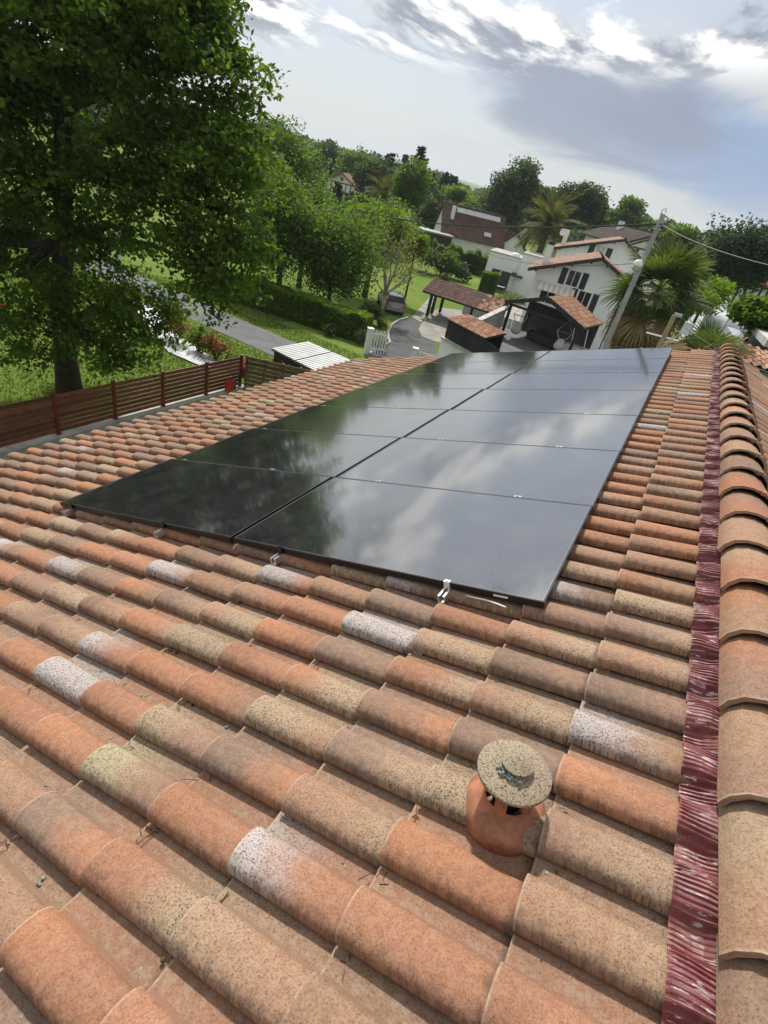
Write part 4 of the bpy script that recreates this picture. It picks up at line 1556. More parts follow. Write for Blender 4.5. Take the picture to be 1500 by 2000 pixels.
# ------------------------------------------------------------------ hedge, gates, lawn planting
hedge('laurel_hedge', 'long clipped laurel hedge beside the lane ending at the white gate', gnd(712, 668), gnd(430, 575), 1.7, 1.55, 'bright', 30000, 0.13, 1)
for i, (x, y, rx, rz, kd, lab) in enumerate(((700, 672, 0.5, 0.55, 'sage', 'pale green wispy shrub in front of the hedge near its end'), (662, 655, 0.5, 0.6, 'sage', 'silvery shrub in front of the middle of the hedge'),
                                             (640, 655, 0.6, 0.45, 'dark', 'dark low shrub at the foot of the hedge'), (735, 683, 0.9, 0.55, 'sage', 'grey green lavender clump beside the open white gate'))):
    c = gnd(x, y)
    shrub('verge_shrub', lab, x, y, math.hypot(c[0] - CAM[0], c[1] - CAM[1]), rx, rz, kd, 700, 0.09, i + 30)
c = gnd(743, 640)
shrub('yellow_shrub', 'yellow flowering shrub behind the open white gate', 743, 640, math.hypot(c[0], c[1] + 2), 0.45, 0.35, 'yellow', 500, 0.09, 3)
shrub('dark_shrub', 'dark shrub growing beside the parked estate car', 724, 610, 40.5, 1.0, 0.9, 'dark', 900, 0.13, 4)


def picket_gate(label, pa, pb, h, post_w=0.28):
    pa, pb = np.array(pa), np.array(pb)
    d = pb[:2] - pa[:2]
    L = np.linalg.norm(d)
    root = thing('picket_gate', label, 'gate', (pa[0], pa[1], float(G(pa[0], pa[1]))), math.atan2(d[1], d[0]))
    MB().box(-post_w, 0, -post_w / 2, post_w / 2, -0.1, h).box(-post_w - 0.03, 0.03, -post_w / 2 - 0.03, post_w / 2 + 0.03, h + 0.001, h + 0.07).build('post', M['white_paint'], root)
    n = max(5, int(L / 0.16))
    for k in range(n):
        x = 0.06 + (L - 0.12) * k / (n - 1)
        zt = h * 1.02 - 0.10 * math.sin(math.pi * k / (n - 1))
        MB().box(x - 0.045, x + 0.045, -0.012, 0.012, 0.08, zt).build('picket', M['white_paint'], root)
    for z in (0.28, h * 0.78):
        MB().box(0.0, L, 0.013, 0.05, z, z + 0.09).build('rail', M['white_paint'], root)
    return root


g1 = gnd(719, 692)
g2 = g1 + np.array([0.62, 0.80, 0])
picket_gate('open white picket gate leaf with post at the end of the hedge', g1, g2, 1.45)
g3 = atz(812, 700, -7.3)
g4 = g3 + np.array([1.15, 0.35, 0])
picket_gate('small white picket gate just above the roof edge by the driveway', g3, g4, 0.95)

# trees of the middle distance
broadleaf('garden_tree', 'bushy mid green tree standing over the laurel hedge', 655, 492, 40, 3.9, 4.0, 'mid', 26000, 0.135, 34, 1, trunk_r=0.16, low=True)
broadleaf('garden_tree', 'leafy tree between the oak and the bushy hedge tree', 555, 445, 38, 3.4, 4.2, 'mid', 18000, 0.13, 30, 2, low=True)
broadleaf('garden_tree', 'yellow green tree behind the bare branched tree', 735, 452, 50, 4.0, 3.2, 'bright', 15000, 0.15, 26, 3, low=True)
broadleaf('garden_tree', 'bright leafy tree to the right of the bare branches', 812, 486, 52, 1.4, 1.9, 'bright', 4500, 0.13, 14, 4, low=True, trunk_r=0.08)
broadleaf('garden_tree', 'light green rounded tree on the slope beside the oak crown', 565, 325, 72, 5.0, 5.2, 'mid', 14000, 0.23, 26, 5, low=True)
broadleaf('garden_tree', 'green tree with pink flowers next to the oak edge', 520, 360, 62, 2.6, 3.6, 'mid', 6000, 0.2, 14, 6, low=True)
broadleaf('garden_tree', 'low green tree above the lane beside the oak', 600, 415, 48, 3.4, 3.2, 'mid', 12000, 0.16, 22, 7, low=True)
# bare pale branched tree
r_ = np.random.default_rng(19)
bb = gnd(741, 622)
bt = thing('bare_tree', 'thin pale branched tree with few leaves in front of the parked car', 'tree', bb)
tb = MB()
Db = math.hypot(bb[0] - CAM[0], bb[1] - CAM[1])
f1 = at(752, 575, Db) - bb
tb.tube([(0, 0, -0.2), f1 * 0.5 + np.array([0.05, 0, 0]), f1], [0.17, 0.14, 0.12], 8)
tips = []
for q in ((765, 475), (797, 500), (738, 480), (750, 505), (785, 460), (815, 520), (725, 520), (775, 520), (752, 455), (800, 545)):
    e = at(q[0], q[1], Db + r_.uniform(-1.2, 1.2)) - bb
    pp = limb(tb, f1, e, 0.075, 0.02, r_, 0.06, 6, 6)
    for _ in range(5):
        s0 = pp[r_.integers(2, 6)]
        e2 = s0 + (e - f1) * 0.3 + r_.normal(0, 0.45, 3)
        limb(tb, s0, e2, 0.025, 0.006, r_, 0.08, 4, 4)
        tips.append(e2)
tb.build('trunk', M['pale_bark'], bt, smooth=True)
pts = np.concatenate([t + r_.normal(0, 0.35, (26, 3)) for t in tips])
quadmesh('crown', leaf_quads(pts, 0.13, r_), 4, LEAF['twiggy'], bt)

# ------------------------------------------------------------------ neighbouring buildings
def small_tile_mat():
    m, t, b = new_mat('weathered_roof_tile')
    ca = t.attr('ca').outputs['Color']
    g = t.node('ShaderNodeTexCoord').outputs['Object']
    c = t.mix(t.smooth(t.noise(g, 7.0, 4, 0.65), 0.35, 0.7, 0, 0.55), ca, t.mix(1.0, ca, (0.55, 0.52, 0.5), 'MULTIPLY'))
    t.link(c, b.inputs['Base Color'])
    b.inputs['Roughness'].default_value = 0.9
    b.inputs['Specular IOR Level'].default_value = 0.2
    return m


M['tile_s'] = small_tile_mat()
TPAL = {'terra': [(0.40, 0.21, 0.13), (0.34, 0.18, 0.12), (0.44, 0.28, 0.18), (0.30, 0.17, 0.12)],
        'old': [(0.30, 0.19, 0.14), (0.36, 0.25, 0.18), (0.24, 0.16, 0.12), (0.33, 0.21, 0.17)],
        'brown': [(0.125, 0.075, 0.062), (0.15, 0.09, 0.072), (0.105, 0.065, 0.055)],
        'grey': [(0.15, 0.125, 0.11), (0.18, 0.15, 0.13), (0.13, 0.11, 0.10)],
        'carport': [(0.135, 0.085, 0.072), (0.16, 0.10, 0.085), (0.115, 0.075, 0.065)],
        'red': [(0.24, 0.10, 0.07), (0.28, 0.13, 0.09), (0.2, 0.09, 0.07)]}


def tiled_slab(parent, O, e, s_, wd, ln, pal, seed=0, pu=0.36, pvv=0.21, mixto=None):
    """a field of small curved tiles lying on the plane O + e*a + s_*b"""
    r_ = np.random.default_rng(seed + 400)
    O, e, s_ = (np.asarray(q, float) for q in (O, e, s_))
    n = np.cross(e, s_)
    if n[2] < 0:
        n = -n
    prof = [(0.0, 0.012), (0.02, 0.045), (0.06, 0.062), (0.10, 0.045), (0.125, 0.010), (0.17, 0.0), (0.215, 0.006)]
    prof = [(a * pvv / 0.21, b) for a, b in prof]
    V, Fc, Ca = [], [], []
    nc, nr = max(1, int(wd / pvv)), max(1, int(round(ln / pu)))
    pvv2, pu2 = wd / nc, ln / nr
    m = len(prof)
    for j in range(nr):
        for i in range(nc):
            c = np.array(TPAL[pal][r_.integers(len(TPAL[pal]))]) * r_.uniform(0.85, 1.15)
            if mixto and i / nc > mixto[0] and r_.random() < mixto[2]:
                c = np.array(TPAL[mixto[1]][r_.integers(len(TPAL[mixto[1]]))])
            b0 = len(V)
            for (x, z0) in ((0.0, 0.020), (pu2 * 1.08, 0.0)):
                for (y, z) in prof:
                    V.append(O + e * (i * pvv2 + y) + s_ * (j * pu2 + x) + n * (z + z0))
                    Ca.append(c)
            for (y, z) in prof:
                V.append(O + e * (i * pvv2 + y) + s_ * (j * pu2) + n * (z - 0.004))
                Ca.append(c * 0.9)
            for k in range(m - 1):
                Fc.append((b0 + k, b0 + k + 1, b0 + m + k + 1, b0 + m + k))
                Fc.append((b0 + 2 * m + k, b0 + 2 * m + k + 1, b0 + k + 1, b0 + k))
    me = bpy.data.meshes.new('roof_tiles')
    me.from_pydata([tuple(v) for v in V], [], Fc)
    a = me.attributes.new('ca', 'FLOAT_VECTOR', 'POINT')
    a.data.foreach_set('vector', np.array(Ca, dtype=np.float32).ravel())
    me.polygons.foreach_set('use_smooth', [True] * len(me.polygons))
    me.set_sharp_from_angle(angle=R(50))
    me.materials.append(M['tile_s'])
    o = bpy.data.objects.new('roof_tiles', me)
    col.objects.link(o)
    o.parent = parent
    o['kind'] = 'stuff'
    return o


def face_xz(loc, rotz, px_, py_):
    """where the ray through a pixel meets the facade plane (local x, z)"""
    d = ray(px_, py_)
    ex_ = np.array([math.cos(rotz), math.sin(rotz), 0])
    ny_ = np.array([-math.sin(rotz), math.cos(rotz), 0])
    t = ((np.asarray(loc) - CAM) @ ny_) / (d @ ny_)
    X = CAM + d * t - np.asarray(loc)
    return float(X @ ex_), float(X[2])


def window(root, x, z, wd, ht, shut=None, pane='glass_dark', y=0.0, frame='white_paint'):
    wv = MB().box(x - wd / 2, x + wd / 2, y - 0.035, y - 0.004, z - ht / 2, z + ht / 2).build('window', M[pane], root)
    f = MB()
    t = 0.06
    f.box(x - wd / 2 - t, x + wd / 2 + t, y - 0.05, y - 0.002, z + ht / 2, z + ht / 2 + t)
    f.box(x - wd / 2 - t, x + wd / 2 + t, y - 0.08, y - 0.002, z - ht / 2 - t, z - ht / 2)
    f.box(x - wd / 2 - t, x - wd / 2, y - 0.05, y - 0.002, z - ht / 2, z + ht / 2)
    f.box(x + wd / 2, x + wd / 2 + t, y - 0.05, y - 0.002, z - ht / 2, z + ht / 2)
    f.box(x - 0.025, x + 0.025, y - 0.045, y - 0.036, z - ht / 2, z + ht / 2)
    f.build('frame', M[frame], wv)
    if shut:
        for s_ in (-1, 1):
            xc = x + s_ * (wd / 2 + 0.16 + shut / 2)
            sh_ = MB()
            sh_.box(xc - shut / 2, xc + shut / 2, y - 0.055, y - 0.006, z - ht / 2 - 0.05, z + ht / 2 + 0.05)
            sh_.box(xc - shut / 2 + 0.04, xc + shut / 2 - 0.04, y - 0.075, y - 0.056, z - ht * 0.3 - 0.06, z - ht * 0.3 + 0.06)
            sh_.box(xc - shut / 2 + 0.04, xc + shut / 2 - 0.04, y - 0.075, y - 0.056, z + ht * 0.3 - 0.06, z + ht * 0.3 + 0.06)
            sh_.build('shutter', M['shutter'], root)


def gable_house(name, label, loc, rotz, W, L, eh, rh, pal, over=0.6, wallmat='white_wall', seed=0, asym=0.5, fascia='dark_wood', back=0.4, ehr=None):
    """gable facing local -y; x across, y back"""
    ehr = eh if ehr is None else ehr
    root = thing(name, label, 'house', loc, rotz)
    xa = W * asym
    pent = [(0, -0.4), (W, -0.4), (W, ehr), (xa, rh), (0, eh)]
    vs = [(x, 0, z) for x, z in pent] + [(x, L, z) for x, z in pent]
    MB().add(vs, [(4, 3, 2, 1, 0), (5, 6, 7, 8, 9)] + [(i, (i + 1) % 5, 5 + (i + 1) % 5, 5 + i) for i in (0, 1, 4)]).build('wall', M[wallmat], root)
    for sgn, xe in ((-1, 0.0), (1, W)):
        run = abs(xa - xe)
        ez = eh if sgn < 0 else ehr
        sl = (rh - ez) / run
        xo = xe + sgn * over
        zo = ez - sl * over
        a0, a1 = np.array([xo, -over, zo + 0.10]), np.array([xo, L + back, zo + 0.10])
        b0, b1 = np.array([xa, -over, rh + 0.10]), np.array([xa, L + back, rh + 0.10])
        ro = MB().slab([a0, a1, b1, b0], 0.10).build('roof_slope', M[fascia], root)
        e = np.array([0, 1.0, 0]) if sgn < 0 else np.array([0, -1.0, 0])
        O = a0 if sgn < 0 else a1
        s_ = (b0 - a0) / np.linalg.norm(b0 - a0)
        tiled_slab(root, O + np.array([0, 0, 0.015]), e, s_, L + back + over, np.linalg.norm(b0 - a0), pal, seed + (sgn > 0))
        # verge board and rafter tails
        MB().bar(np.array([xo, -over - 0.03, zo - 0.02]), np.array([xa, -over - 0.03, rh - 0.02]), 0.05, 0.2).build('verge_board', M[fascia], root)
        for k in range(4):
            t = 0.12 + 0.25 * k
            q = a0 + (b0 - a0) * t
            MB().box(q[0] - 0.06, q[0] + 0.06, -over + 0.02, -0.001, q[2] - 0.34, q[2] - 0.20).build('purlin_end', M[fascia], root)
    rc = MB().tube([(xa, -over, rh + 0.13), (xa, L + back, rh + 0.13)], 0.11, 8)
    rc.build('ridge', M['tile_s'], root, smooth=True)
    a = root.children[-1].data.attributes.new('ca', 'FLOAT_VECTOR', 'POINT')
    a.data.foreach_set('vector', np.tile(np.array(TPAL[pal][0], dtype=np.float32), len(root.children[-1].data.vertices)))
    return root


def chimney(root, x, y, z0, z1, wd=0.5, cap='dark_wood'):
    ch = MB().box(x - wd / 2, x + wd / 2, y - wd / 2, y + wd / 2, z0, z1).build('chimney', M['white_wall'], root)
    MB().box(x - wd / 2 - 0.05, x + wd / 2 + 0.05, y - wd / 2 - 0.05, y + wd / 2 + 0.05, z1 + 0.001, z1 + 0.08).box(x - wd * 0.35, x + wd * 0.35, y - wd * 0.35, y + wd * 0.35, z1 + 0.081, z1 + 0.25).build('chimney_cap', M[cap], ch)


sheet('bounce_sheet', [gnd(*q)[:2] for q in ((975, 592), (1028, 578), (1060, 592))] + [np.array(q) for q in ((-2.0, 60.0), (2.0, 40.0), (-4.0, 33.0), (-12.5, 34.0))], M['pave'], 0.04, 6)  # neutral grey sheet added to cut green lawn bounce on the white walls
# white house in front
e0 = at(1031, 522, 50)
rz = R(12)
exv, eyv = np.array([math.cos(rz), math.sin(rz), 0]), np.array([-math.sin(rz), math.cos(rz), 0])
loc = e0 + exv * 0.75 + eyv * 0.6
gz = float(G(loc[0], loc[1]))
loc[2] = gz
eh = e0[2] - gz + 0.12
ax_, az_ = face_xz(loc, rz, 1135, 511)
hA = gable_house('white_house', 'white gabled house with dark shutters and cream awning behind the terrace shelter', loc, rz, 8.3, 8.5, eh, eh + 1.85, 'old', 0.7, seed=1, asym=0.57, ehr=eh + 0.35)
for (x, y, wd, ht, sh_) in ((1120, 544, 0.95, 1.15, 0.5), (1136, 592, 1.0, 1.8, 0.5), (1070, 573, 1.2, 1.5, None)):
    lx, lz = face_xz(loc, rz, x, y)
    window(hA, lx, lz, wd, ht, sh_)
ax0, az0 = face_xz(loc, rz, 1050, 553)
ax1, az1 = face_xz(loc, rz, 1122, 571)
aw = MB()
n = 14
for k in range(n):
    xa0, xa1 = ax0 + (ax1 - ax0) * k / n, ax0 + (ax1 - ax0) * (k + 1) / n
    zt = (az0 + az1) / 2 + 0.25
    m_ = M['cream'] if k % 2 == 0 else M['white_paint']
    MB().slab([(xa0, -0.02, zt), (xa1, -0.02, zt), (xa1, -0.75, zt - 0.35), (xa0, -0.75, zt - 0.35)], 0.02).slab([(xa0, -0.76, zt - 0.36), (xa1, -0.76, zt - 0.36), (xa1, -0.80, zt - 0.62), (xa0, -0.80, zt - 0.62)], 0.015).build('awning_strip', m_, hA)
cx_, cz_ = face_xz(loc + eyv * 1.6, rz, 1069, 500)
chimney(hA, cx_, 1.6, eh + 0.3, cz_ + 0.9, 0.55)
# white house behind it
e0 = at(1077, 483, 68)
rz2 = R(12)
loc = e0 + exv * 0.7 + eyv * 0.6
loc[2] = float(G(loc[0], loc[1]))
eh = e0[2] - loc[2] + 0.1
hB = gable_house('white_house', 'taller white gabled house standing directly behind the house with the awning', loc, rz2, 10.4, 9, eh, eh + 2.3, 'old', 0.6, seed=3, asym=0.62)
for (x, y, wd, ht, sh_) in ((1171, 493, 0.95, 1.15, 0.62), (1200, 545, 1.2, 1.6, 0.62)):
    lx, lz = face_xz(loc, rz2, x, y)
    window(hB, lx, lz, wd, ht, sh_, 'curtain')
cx_, cz_ = face_xz(loc + eyv * 3.0, rz2, 1104, 465)
chimney(hB, cx_, 3.0, eh, cz_ + 0.9, 0.5)
dish = MB().lathe([(0.0, 0.0), (0.2, 0.04), (0.38, 0.14)], 18)
od = dish.build('satellite_dish', M['white_paint'], hB, smooth=True)
od.location = (cx_ - 0.4, 2.6, cz_ + 0.5)
od.rotation_euler = (R(75), 0, R(-20))
# third house, brown roof
loc = at(1212, 480, 96)
rz3 = R(38)
loc[2] = float(G(loc[0], loc[1]))
eh = at(1212, 472, 96)[2] - loc[2]
hC = gable_house('brown_roof_house', 'distant pale house with wide brown roof and balcony left of the utility pole', loc, rz3, 8.5, 12, eh, eh + 1.9, 'grey', 1.0, seed=5)
for x, z in ((2.0, eh - 1.3), (5.6, eh - 1.3)):
    window(hC, x, z, 1.1, 1.7, 0.55)
bl = MB().box(0.3, 8.2, -1.0, -0.02, eh - 2.55, eh - 2.4)
for k in range(24):
    bl.box(0.4 + k * 0.33, 0.46 + k * 0.33, -0.98, -0.92, eh - 2.39, eh - 1.55)
bl.box(0.3, 8.2, -1.0, -0.9, eh - 1.549, eh - 1.48)
bl.build('balcony', M['oxblood'], hC)
tm = MB()
for a_, b_ in (((1.2, eh - 0.2), (4.25, eh + 1.2)), ((4.25, eh + 1.2), (7.3, eh - 0.2)), ((0.3, eh - 0.25), (8.2, eh - 0.25)), ((4.25, eh - 0.2), (4.25, eh + 1.3))):
    tm.bar((a_[0], -0.06, a_[1]), (b_[0], -0.06, b_[1]), 0.1, 0.2)
tm.build('truss', M['oxblood'], hC)
chimney(hC, 3.2, 8.0, eh + 1.0, eh + 2.7, 0.7)


def eave_house(name, label, loc, rotz, W, run, eh, rh, pal, wallmat, seed=0):
    """roof slope faces local -y, ridge along x"""
    root = thing(name, label, 'house', loc, rotz)
    vs = []
    pent = [(0, -0.4), (2 * run, -0.4), (2 * run, eh), (run, rh), (0, eh)]
    vs = [(0, y, z) for y, z in pent] + [(W, y, z) for y, z in pent]
    MB().add(vs, [(0, 1, 2, 3, 4), (9, 8, 7, 6, 5)] + [(i, (i + 1) % 5, 5 + (i + 1) % 5, 5 + i) for i in (0, 1, 4)]).build('wall', M[wallmat], root)
    sl = (rh - eh) / run
    for sgn in (-1, 1):
        ye = -0.5 if sgn < 0 else 2 * run + 0.5
        ze = eh - 0.5 * sl
        a0, a1 = np.array([-0.4, ye, ze + 0.1]), np.array([W + 0.4, ye, ze + 0.1])
        b0, b1 = np.array([-0.4, run, rh + 0.1]), np.array([W + 0.4, run, rh + 0.1])
        MB().slab([a0, a1, b1, b0], 0.12).build('roof_slope', M['dark_wood'], root)
        O, e = (a0, np.array([1.0, 0, 0])) if sgn < 0 else (a1, np.array([-1.0, 0, 0]))
        tiled_slab(root, O + np.array([0, 0, 0.015]), e, (b0 - a0) / np.linalg.norm(b0 - a0), W + 0.8, np.linalg.norm(b0 - a0), pal, seed)
    MB().tube([(-0.4, run, rh + 0.13), (W + 0.4, run, rh + 0.13)], 0.12, 8).build('ridge_cap', M['dark_wood'], root)
    return root


# house with steep brown roof
e0 = at(864, 456, 104)
rzb = R(38)
eb = e0.copy()
eb[2] = float(G(eb[0], eb[1]))
eh = max(1.2, e0[2] - eb[2] + 0.4)
hD = eave_house('brown_roof_house', 'house with steep red brown roof and white strip of skylights beyond the lawn', eb, rzb, 11.2, 3.6, eh, eh + 4.1, 'brown', 'white_wall', 9)
sl = 4.1 / 3.6
def on_slope(y): return eh + sl * y + 0.26
nv = np.array([0, -sl, 1.0]) / math.hypot(1, sl)
def roof_patch(nm, x0, x1, y0, y1, mt, up=0.12):
    q = [np.array([x0, y0, on_slope(y0)]), np.array([x1, y0, on_slope(y0)]), np.array([x1, y1, on_slope(y1)]), np.array([x0, y1, on_slope(y1)])]
    return MB().slab([p + nv * up for p in q], 0.16).build(nm, M[mt], hD)
for k in range(5):
    roof_patch('skylight', 2.3 + k * 1.65, 2.3 + (k + 1) * 1.65 - 0.05, 2.55, 3.15, 'curtain')
roof_patch('skylight', 7.6, 8.9, 0.35, 0.85, 'curtain')
MB().box(1.2, 1.75, 1.6, 2.2, on_slope(1.6) - 0.3, on_slope(2.2) + 1.3).build('chimney', M['white_wall'], hD)
# lower wing right of it
w0 = at(975, 478, 108)
w0[2] = float(G(w0[0], w0[1]))
eh2 = at(975, 478, 108)[2] - w0[2]
hE = gable_house('low_wing_house', 'small brown roofed annexe right of the steep brown roof', w0, R(30), 5, 7, max(1.5, eh2), max(1.5, eh2) + 2.4, 'brown', 0.4, seed=12)
# left annexe with flat roof
f0 = at(829, 452, 100)
fl = thing('flat_annexe', 'low flat roofed annexe left of the steep brown roof', 'annexe', (f0[0], f0[1], float(G(f0[0], f0[1]))), rzb)
zf = f0[2] - fl.location[2]
MB().box(0, 5.0, 0, 4, -0.3, zf).build('wall', M['dark_wood'], fl)
MB().box(-0.4, 5.2, -0.4, 4.4, zf + 0.002, zf + 0.25).build('roof_slab', M['corrug'], fl)

# flat white garage
g0 = at(958, 490, 76)
rzg = R(12)
gl_ = g0.copy()
gl_[2] = float(G(gl_[0], gl_[1]))
gh = g0[2] - gl_[2]
ga = thing('white_garage', 'flat roofed white garage with dark door at the end of the lawn', 'garage', gl_, rzg)
MB().box(0, 4.2, 0, 6, -0.3, gh).build('wall', M['white_wall'], ga)
MB().box(-0.1, 4.2, -0.1, 6.1, gh + 0.002, gh + 0.12).build('roof_edge', M['concrete'], ga)
MB().box(4.203, 10.5, -0.6, 6, -0.3, gh + 0.75).build('tall_wall', M['white_wall'], ga)
MB().box(4.15, 10.6, -0.7, 6.1, gh + 0.752, gh + 0.86).build('roof_edge', M['concrete'], ga)
dr = MB().box(0.9, 3.4, -0.06, -0.003, 0.0, 2.3).build('garage_door', M['fabric'], ga)
MB().box(2.05, 2.15, -0.09, -0.061, 0.0, 2.3).box(0.85, 0.9, -0.09, -0.061, 0, 2.3).box(0.85, 3.45, -0.09, -0.061, 2.3, 2.38).build('door_frame', M['white_paint'], dr)
MB().slab([(3.5, -0.02, 2.45), (5.0, -0.02, 2.45), (5.0, -1.3, 2.15), (3.5, -1.3, 2.15)], 0.08).build('canopy', M['fabric'], ga)
MB().lathe([(0.55, 0), (0.5, 0.2), (0.3, 0.33), (0, 0.37)], 18, c=(3.2, 1.0, gh + 0.13)).build('roof_dome', M['white_paint'], ga, smooth=True)

# far half timbered house on the slope
t0 = at(634, 362, 150)
t0[2] = float(G(t0[0], t0[1]))
tt_ = at(634, 352, 150)[2] - t0[2]
hF = gable_house('half_timbered_house', 'distant half timbered white house on the slope above the lawn', t0, R(20), 8.0, 11, max(3.0, tt_), max(3.0, tt_) + 2.4, 'old', 0.9, seed=14, fascia='oxblood')
tm = MB()
for k in range(7):
    tm.box(0.3 + k * 1.2, 0.55 + k * 1.2, -0.06, -0.004, 1.8, max(3.0, tt_) + 0.2)
tm.box(0, 8.0, -0.08, -0.061, 1.7, 1.95).box(0, 8.0, -0.08, -0.061, max(3.0, tt_) + 0.2, max(3.0, tt_) + 0.42)
tm.build('timber_frame', M['oxblood'], hF)
for x in (1.6, 3.9, 6.2):
    window(hF, x, 0.95, 0.8, 1.0)
window(hF, 4.0, max(3.0, tt_) + 1.1, 0.7, 0.8)

# half timbered house at the right edge
t0 = at(1434, 566, 58)
t0[2] = float(G(t0[0], t0[1]))
tz = at(1434, 545, 58)[2] - t0[2]
hG = eave_house('half_timbered_house', 'white half timbered house with red roof at the right edge behind the trees', t0, R(16), 11, 4.0, tz, tz + 1.0, 'red', 'white_wall', 17)
tm = MB()
for k in range(19):
    tm.box(0.2 + k * 0.58, 0.36 + k * 0.58, -0.06, -0.004, tz - 2.6, tz - 0.15)
tm.box(0, 11, -0.08, -0.061, tz - 2.75, tz - 2.55)
tm.build('timber_frame', M['shutter'], hG)

# neighbouring roof just past the ridge on the right
n0 = at(1446, 700, 17.0)
nz = at(1452, 668, 17.0)[2]
nl = np.array([n0[0], n0[1], float(G(n0[0], n0[1]))])
nh = thing('neighbour_house', 'low house with grey slab and tiled edge past the far end of the ridge', 'house', nl, R(4))
hh = nz - nl[2]
MB().box(0.2, 9, 0.3, 7, -0.2, hh - 0.35).build('wall', M['blue_wall'], nh)
MB().box(0.5, 9.4, 0.9, 7.4, hh - 0.05, hh + 0.14).build('roof_slab', M['concrete'], nh)
a0, b0 = np.array([-0.3, -0.5, hh - 0.42]), np.array([-0.3, 0.95, hh - 0.16])
MB().slab([a0, a0 + np.array([9.6, 0, 0]), b0 + np.array([9.6, 0, 0]), b0], 0.08).build('roof_slope', M['dark_wood'], nh)
tiled_slab(nh, a0 + np.array([0, 0, 0.01]), np.array([1.0, 0, 0]), (b0 - a0) / np.linalg.norm(b0 - a0), 9.6, 1.45, 'terra', 21)
for x in (1.6, 4.4):
    window(nh, x, hh - 1.6, 1.2, 1.4, y=0.3, frame='plastic_dark')

# carport
c0 = at(825, 568, 47.5)
rzc = R(3)
cl_ = c0.copy()
cl_[2] = float(G(cl_[0], cl_[1]))
ch = c0[2] - cl_[2]
cp = thing('carport', 'open carport with dark brown tiled roof on black posts beside the driveway', 'carport', cl_, rzc)
for x, y in ((0.75, 0.5), (0.55, 2.0), (0.7, 3.6), (3.6, 3.6), (6.2, 3.6), (3.8, 0.5), (6.2, 0.5)):
    if (x, y) == (3.8, 0.5):
        continue
    po = MB().box(x - 0.11, x + 0.11, y - 0.11, y + 0.11, 0.12, ch - 0.1).build('post', M['black_wood'], cp)
    MB().box(x - 0.04, x + 0.04, y - 0.04, y + 0.04, -0.1, 0.119).build('foot', M['zinc'], po)
for sgn in (-1, 1):
    ye = 0.0 if sgn < 0 else 4.2
    a0, a1 = np.array([0, ye, ch]), np.array([6.7, ye, ch])
    b0, b1 = np.array([0, 2.1, ch + 0.95]), np.array([6.7, 2.1, ch + 0.95])
    MB().slab([a0, a1, b1, b0], 0.12).build('roof_slope', M['black_wood'], cp)
    O, e = (a0, np.array([1.0, 0, 0])) if sgn < 0 else (a1, np.array([-1.0, 0, 0]))
    tiled_slab(cp, O + np.array([0, 0, 0.01]), e, (b0 - a0) / np.linalg.norm(b0 - a0), 6.7, np.linalg.norm(b0 - a0), 'carport', 25, mixto=(0.72, 'terra', 0.6) if sgn < 0 else None)
bm_ = MB()
for y in (0.5, 2.0, 3.6):
    bm_.box(0.1, 6.6, y - 0.07, y + 0.07, ch - 0.099, ch + 0.06)
bm_.build('beam', M['black_wood'], cp)
for k in range(5):
    MB().bar((0.7, 0.5, ch - 0.7), (0.7, 0.5 + 0.55, ch - 0.12), 0.09, 0.09).build('brace', M['black_wood'], cp)
    break
# blue and white pool fence glimpsed below the carport
pf = thing('garden_screen', 'pale blue garden screen seen under the carport roof', 'screen', (cl_[0] + 2.0, cl_[1] + 5.4, cl_[2]), rzc)
for k in range(16):
    MB().box(k * 0.34, k * 0.34 + 0.31, -0.02, 0.02, 0.25, 1.15).build('panel', M['tarp'], pf)

# terrace block, shelter and black clad store
zt = -6.05
b_l, b_c = atz(873, 623.5, -4.95), atz(945, 661, -4.95)
dv = (b_c - b_l) / np.linalg.norm(b_c - b_l)
b_r = b_c + np.array([6.3, -0.35, 0])
ter = thing('terrace', 'raised terrace with white base walls and grey deck beside the driveway', 'terrace', (b_c[0], b_c[1], float(G(b_c[0], b_c[1]))))
to = np.array(ter.location)
poly = [b_l, b_c, b_r, b_r + np.array([0.5, 9, 0]), b_l + np.array([1.0, 9.0, 0])]
MB().prism([(p[0], p[1]) for p in poly], to[2] - 0.3, zt - 0.08).build('base_wall', M['white_wall'], ter, off=to)
cen_ = sum(poly) / 5
MB().prism([(p[0] + (cen_[0] - p[0]) * 0.01, p[1] + (cen_[1] - p[1]) * 0.01) for p in poly], zt - 0.078, zt).build('deck', M['deckwood'], ter, off=to)
MB().bar((b_l[0], b_l[1], zt + 0.02), (b_c[0], b_c[1], zt + 0.02), 0.22, 0.12).bar((b_c[0], b_c[1], zt + 0.021), (b_r[0], b_r[1], zt + 0.021), 0.22, 0.12).build('coping', M['concrete'], ter, off=to)
st = thing('clad_store', 'black clad store with small terracotta tiled roof on the terrace corner', 'shed', (b_c[0], b_c[1], zt))
so_ = np.array(st.location)
zs = -4.98
n2 = np.array([-dv[1], dv[0], 0])
s_l, s_c = b_l + dv * 0.1 + n2 * 0.08, b_c - dv * 0.05 + n2 * 0.08
nb = 14
for k in range(nb):
    a_, c_ = s_l + (s_c - s_l) * (k / nb), s_l + (s_c - s_l) * ((k + 0.97) / nb)
    MB().slab([np.array([a_[0], a_[1], zt + 0.09]), np.array([c_[0], c_[1], zt + 0.09]), np.array([c_[0], c_[1], zs]), np.array([a_[0], a_[1], zs])], 0.03).build('board', M['black_wood'], st, off=so_)
s_r = s_c + np.array([2.4, -0.1, 0])
nb = 9
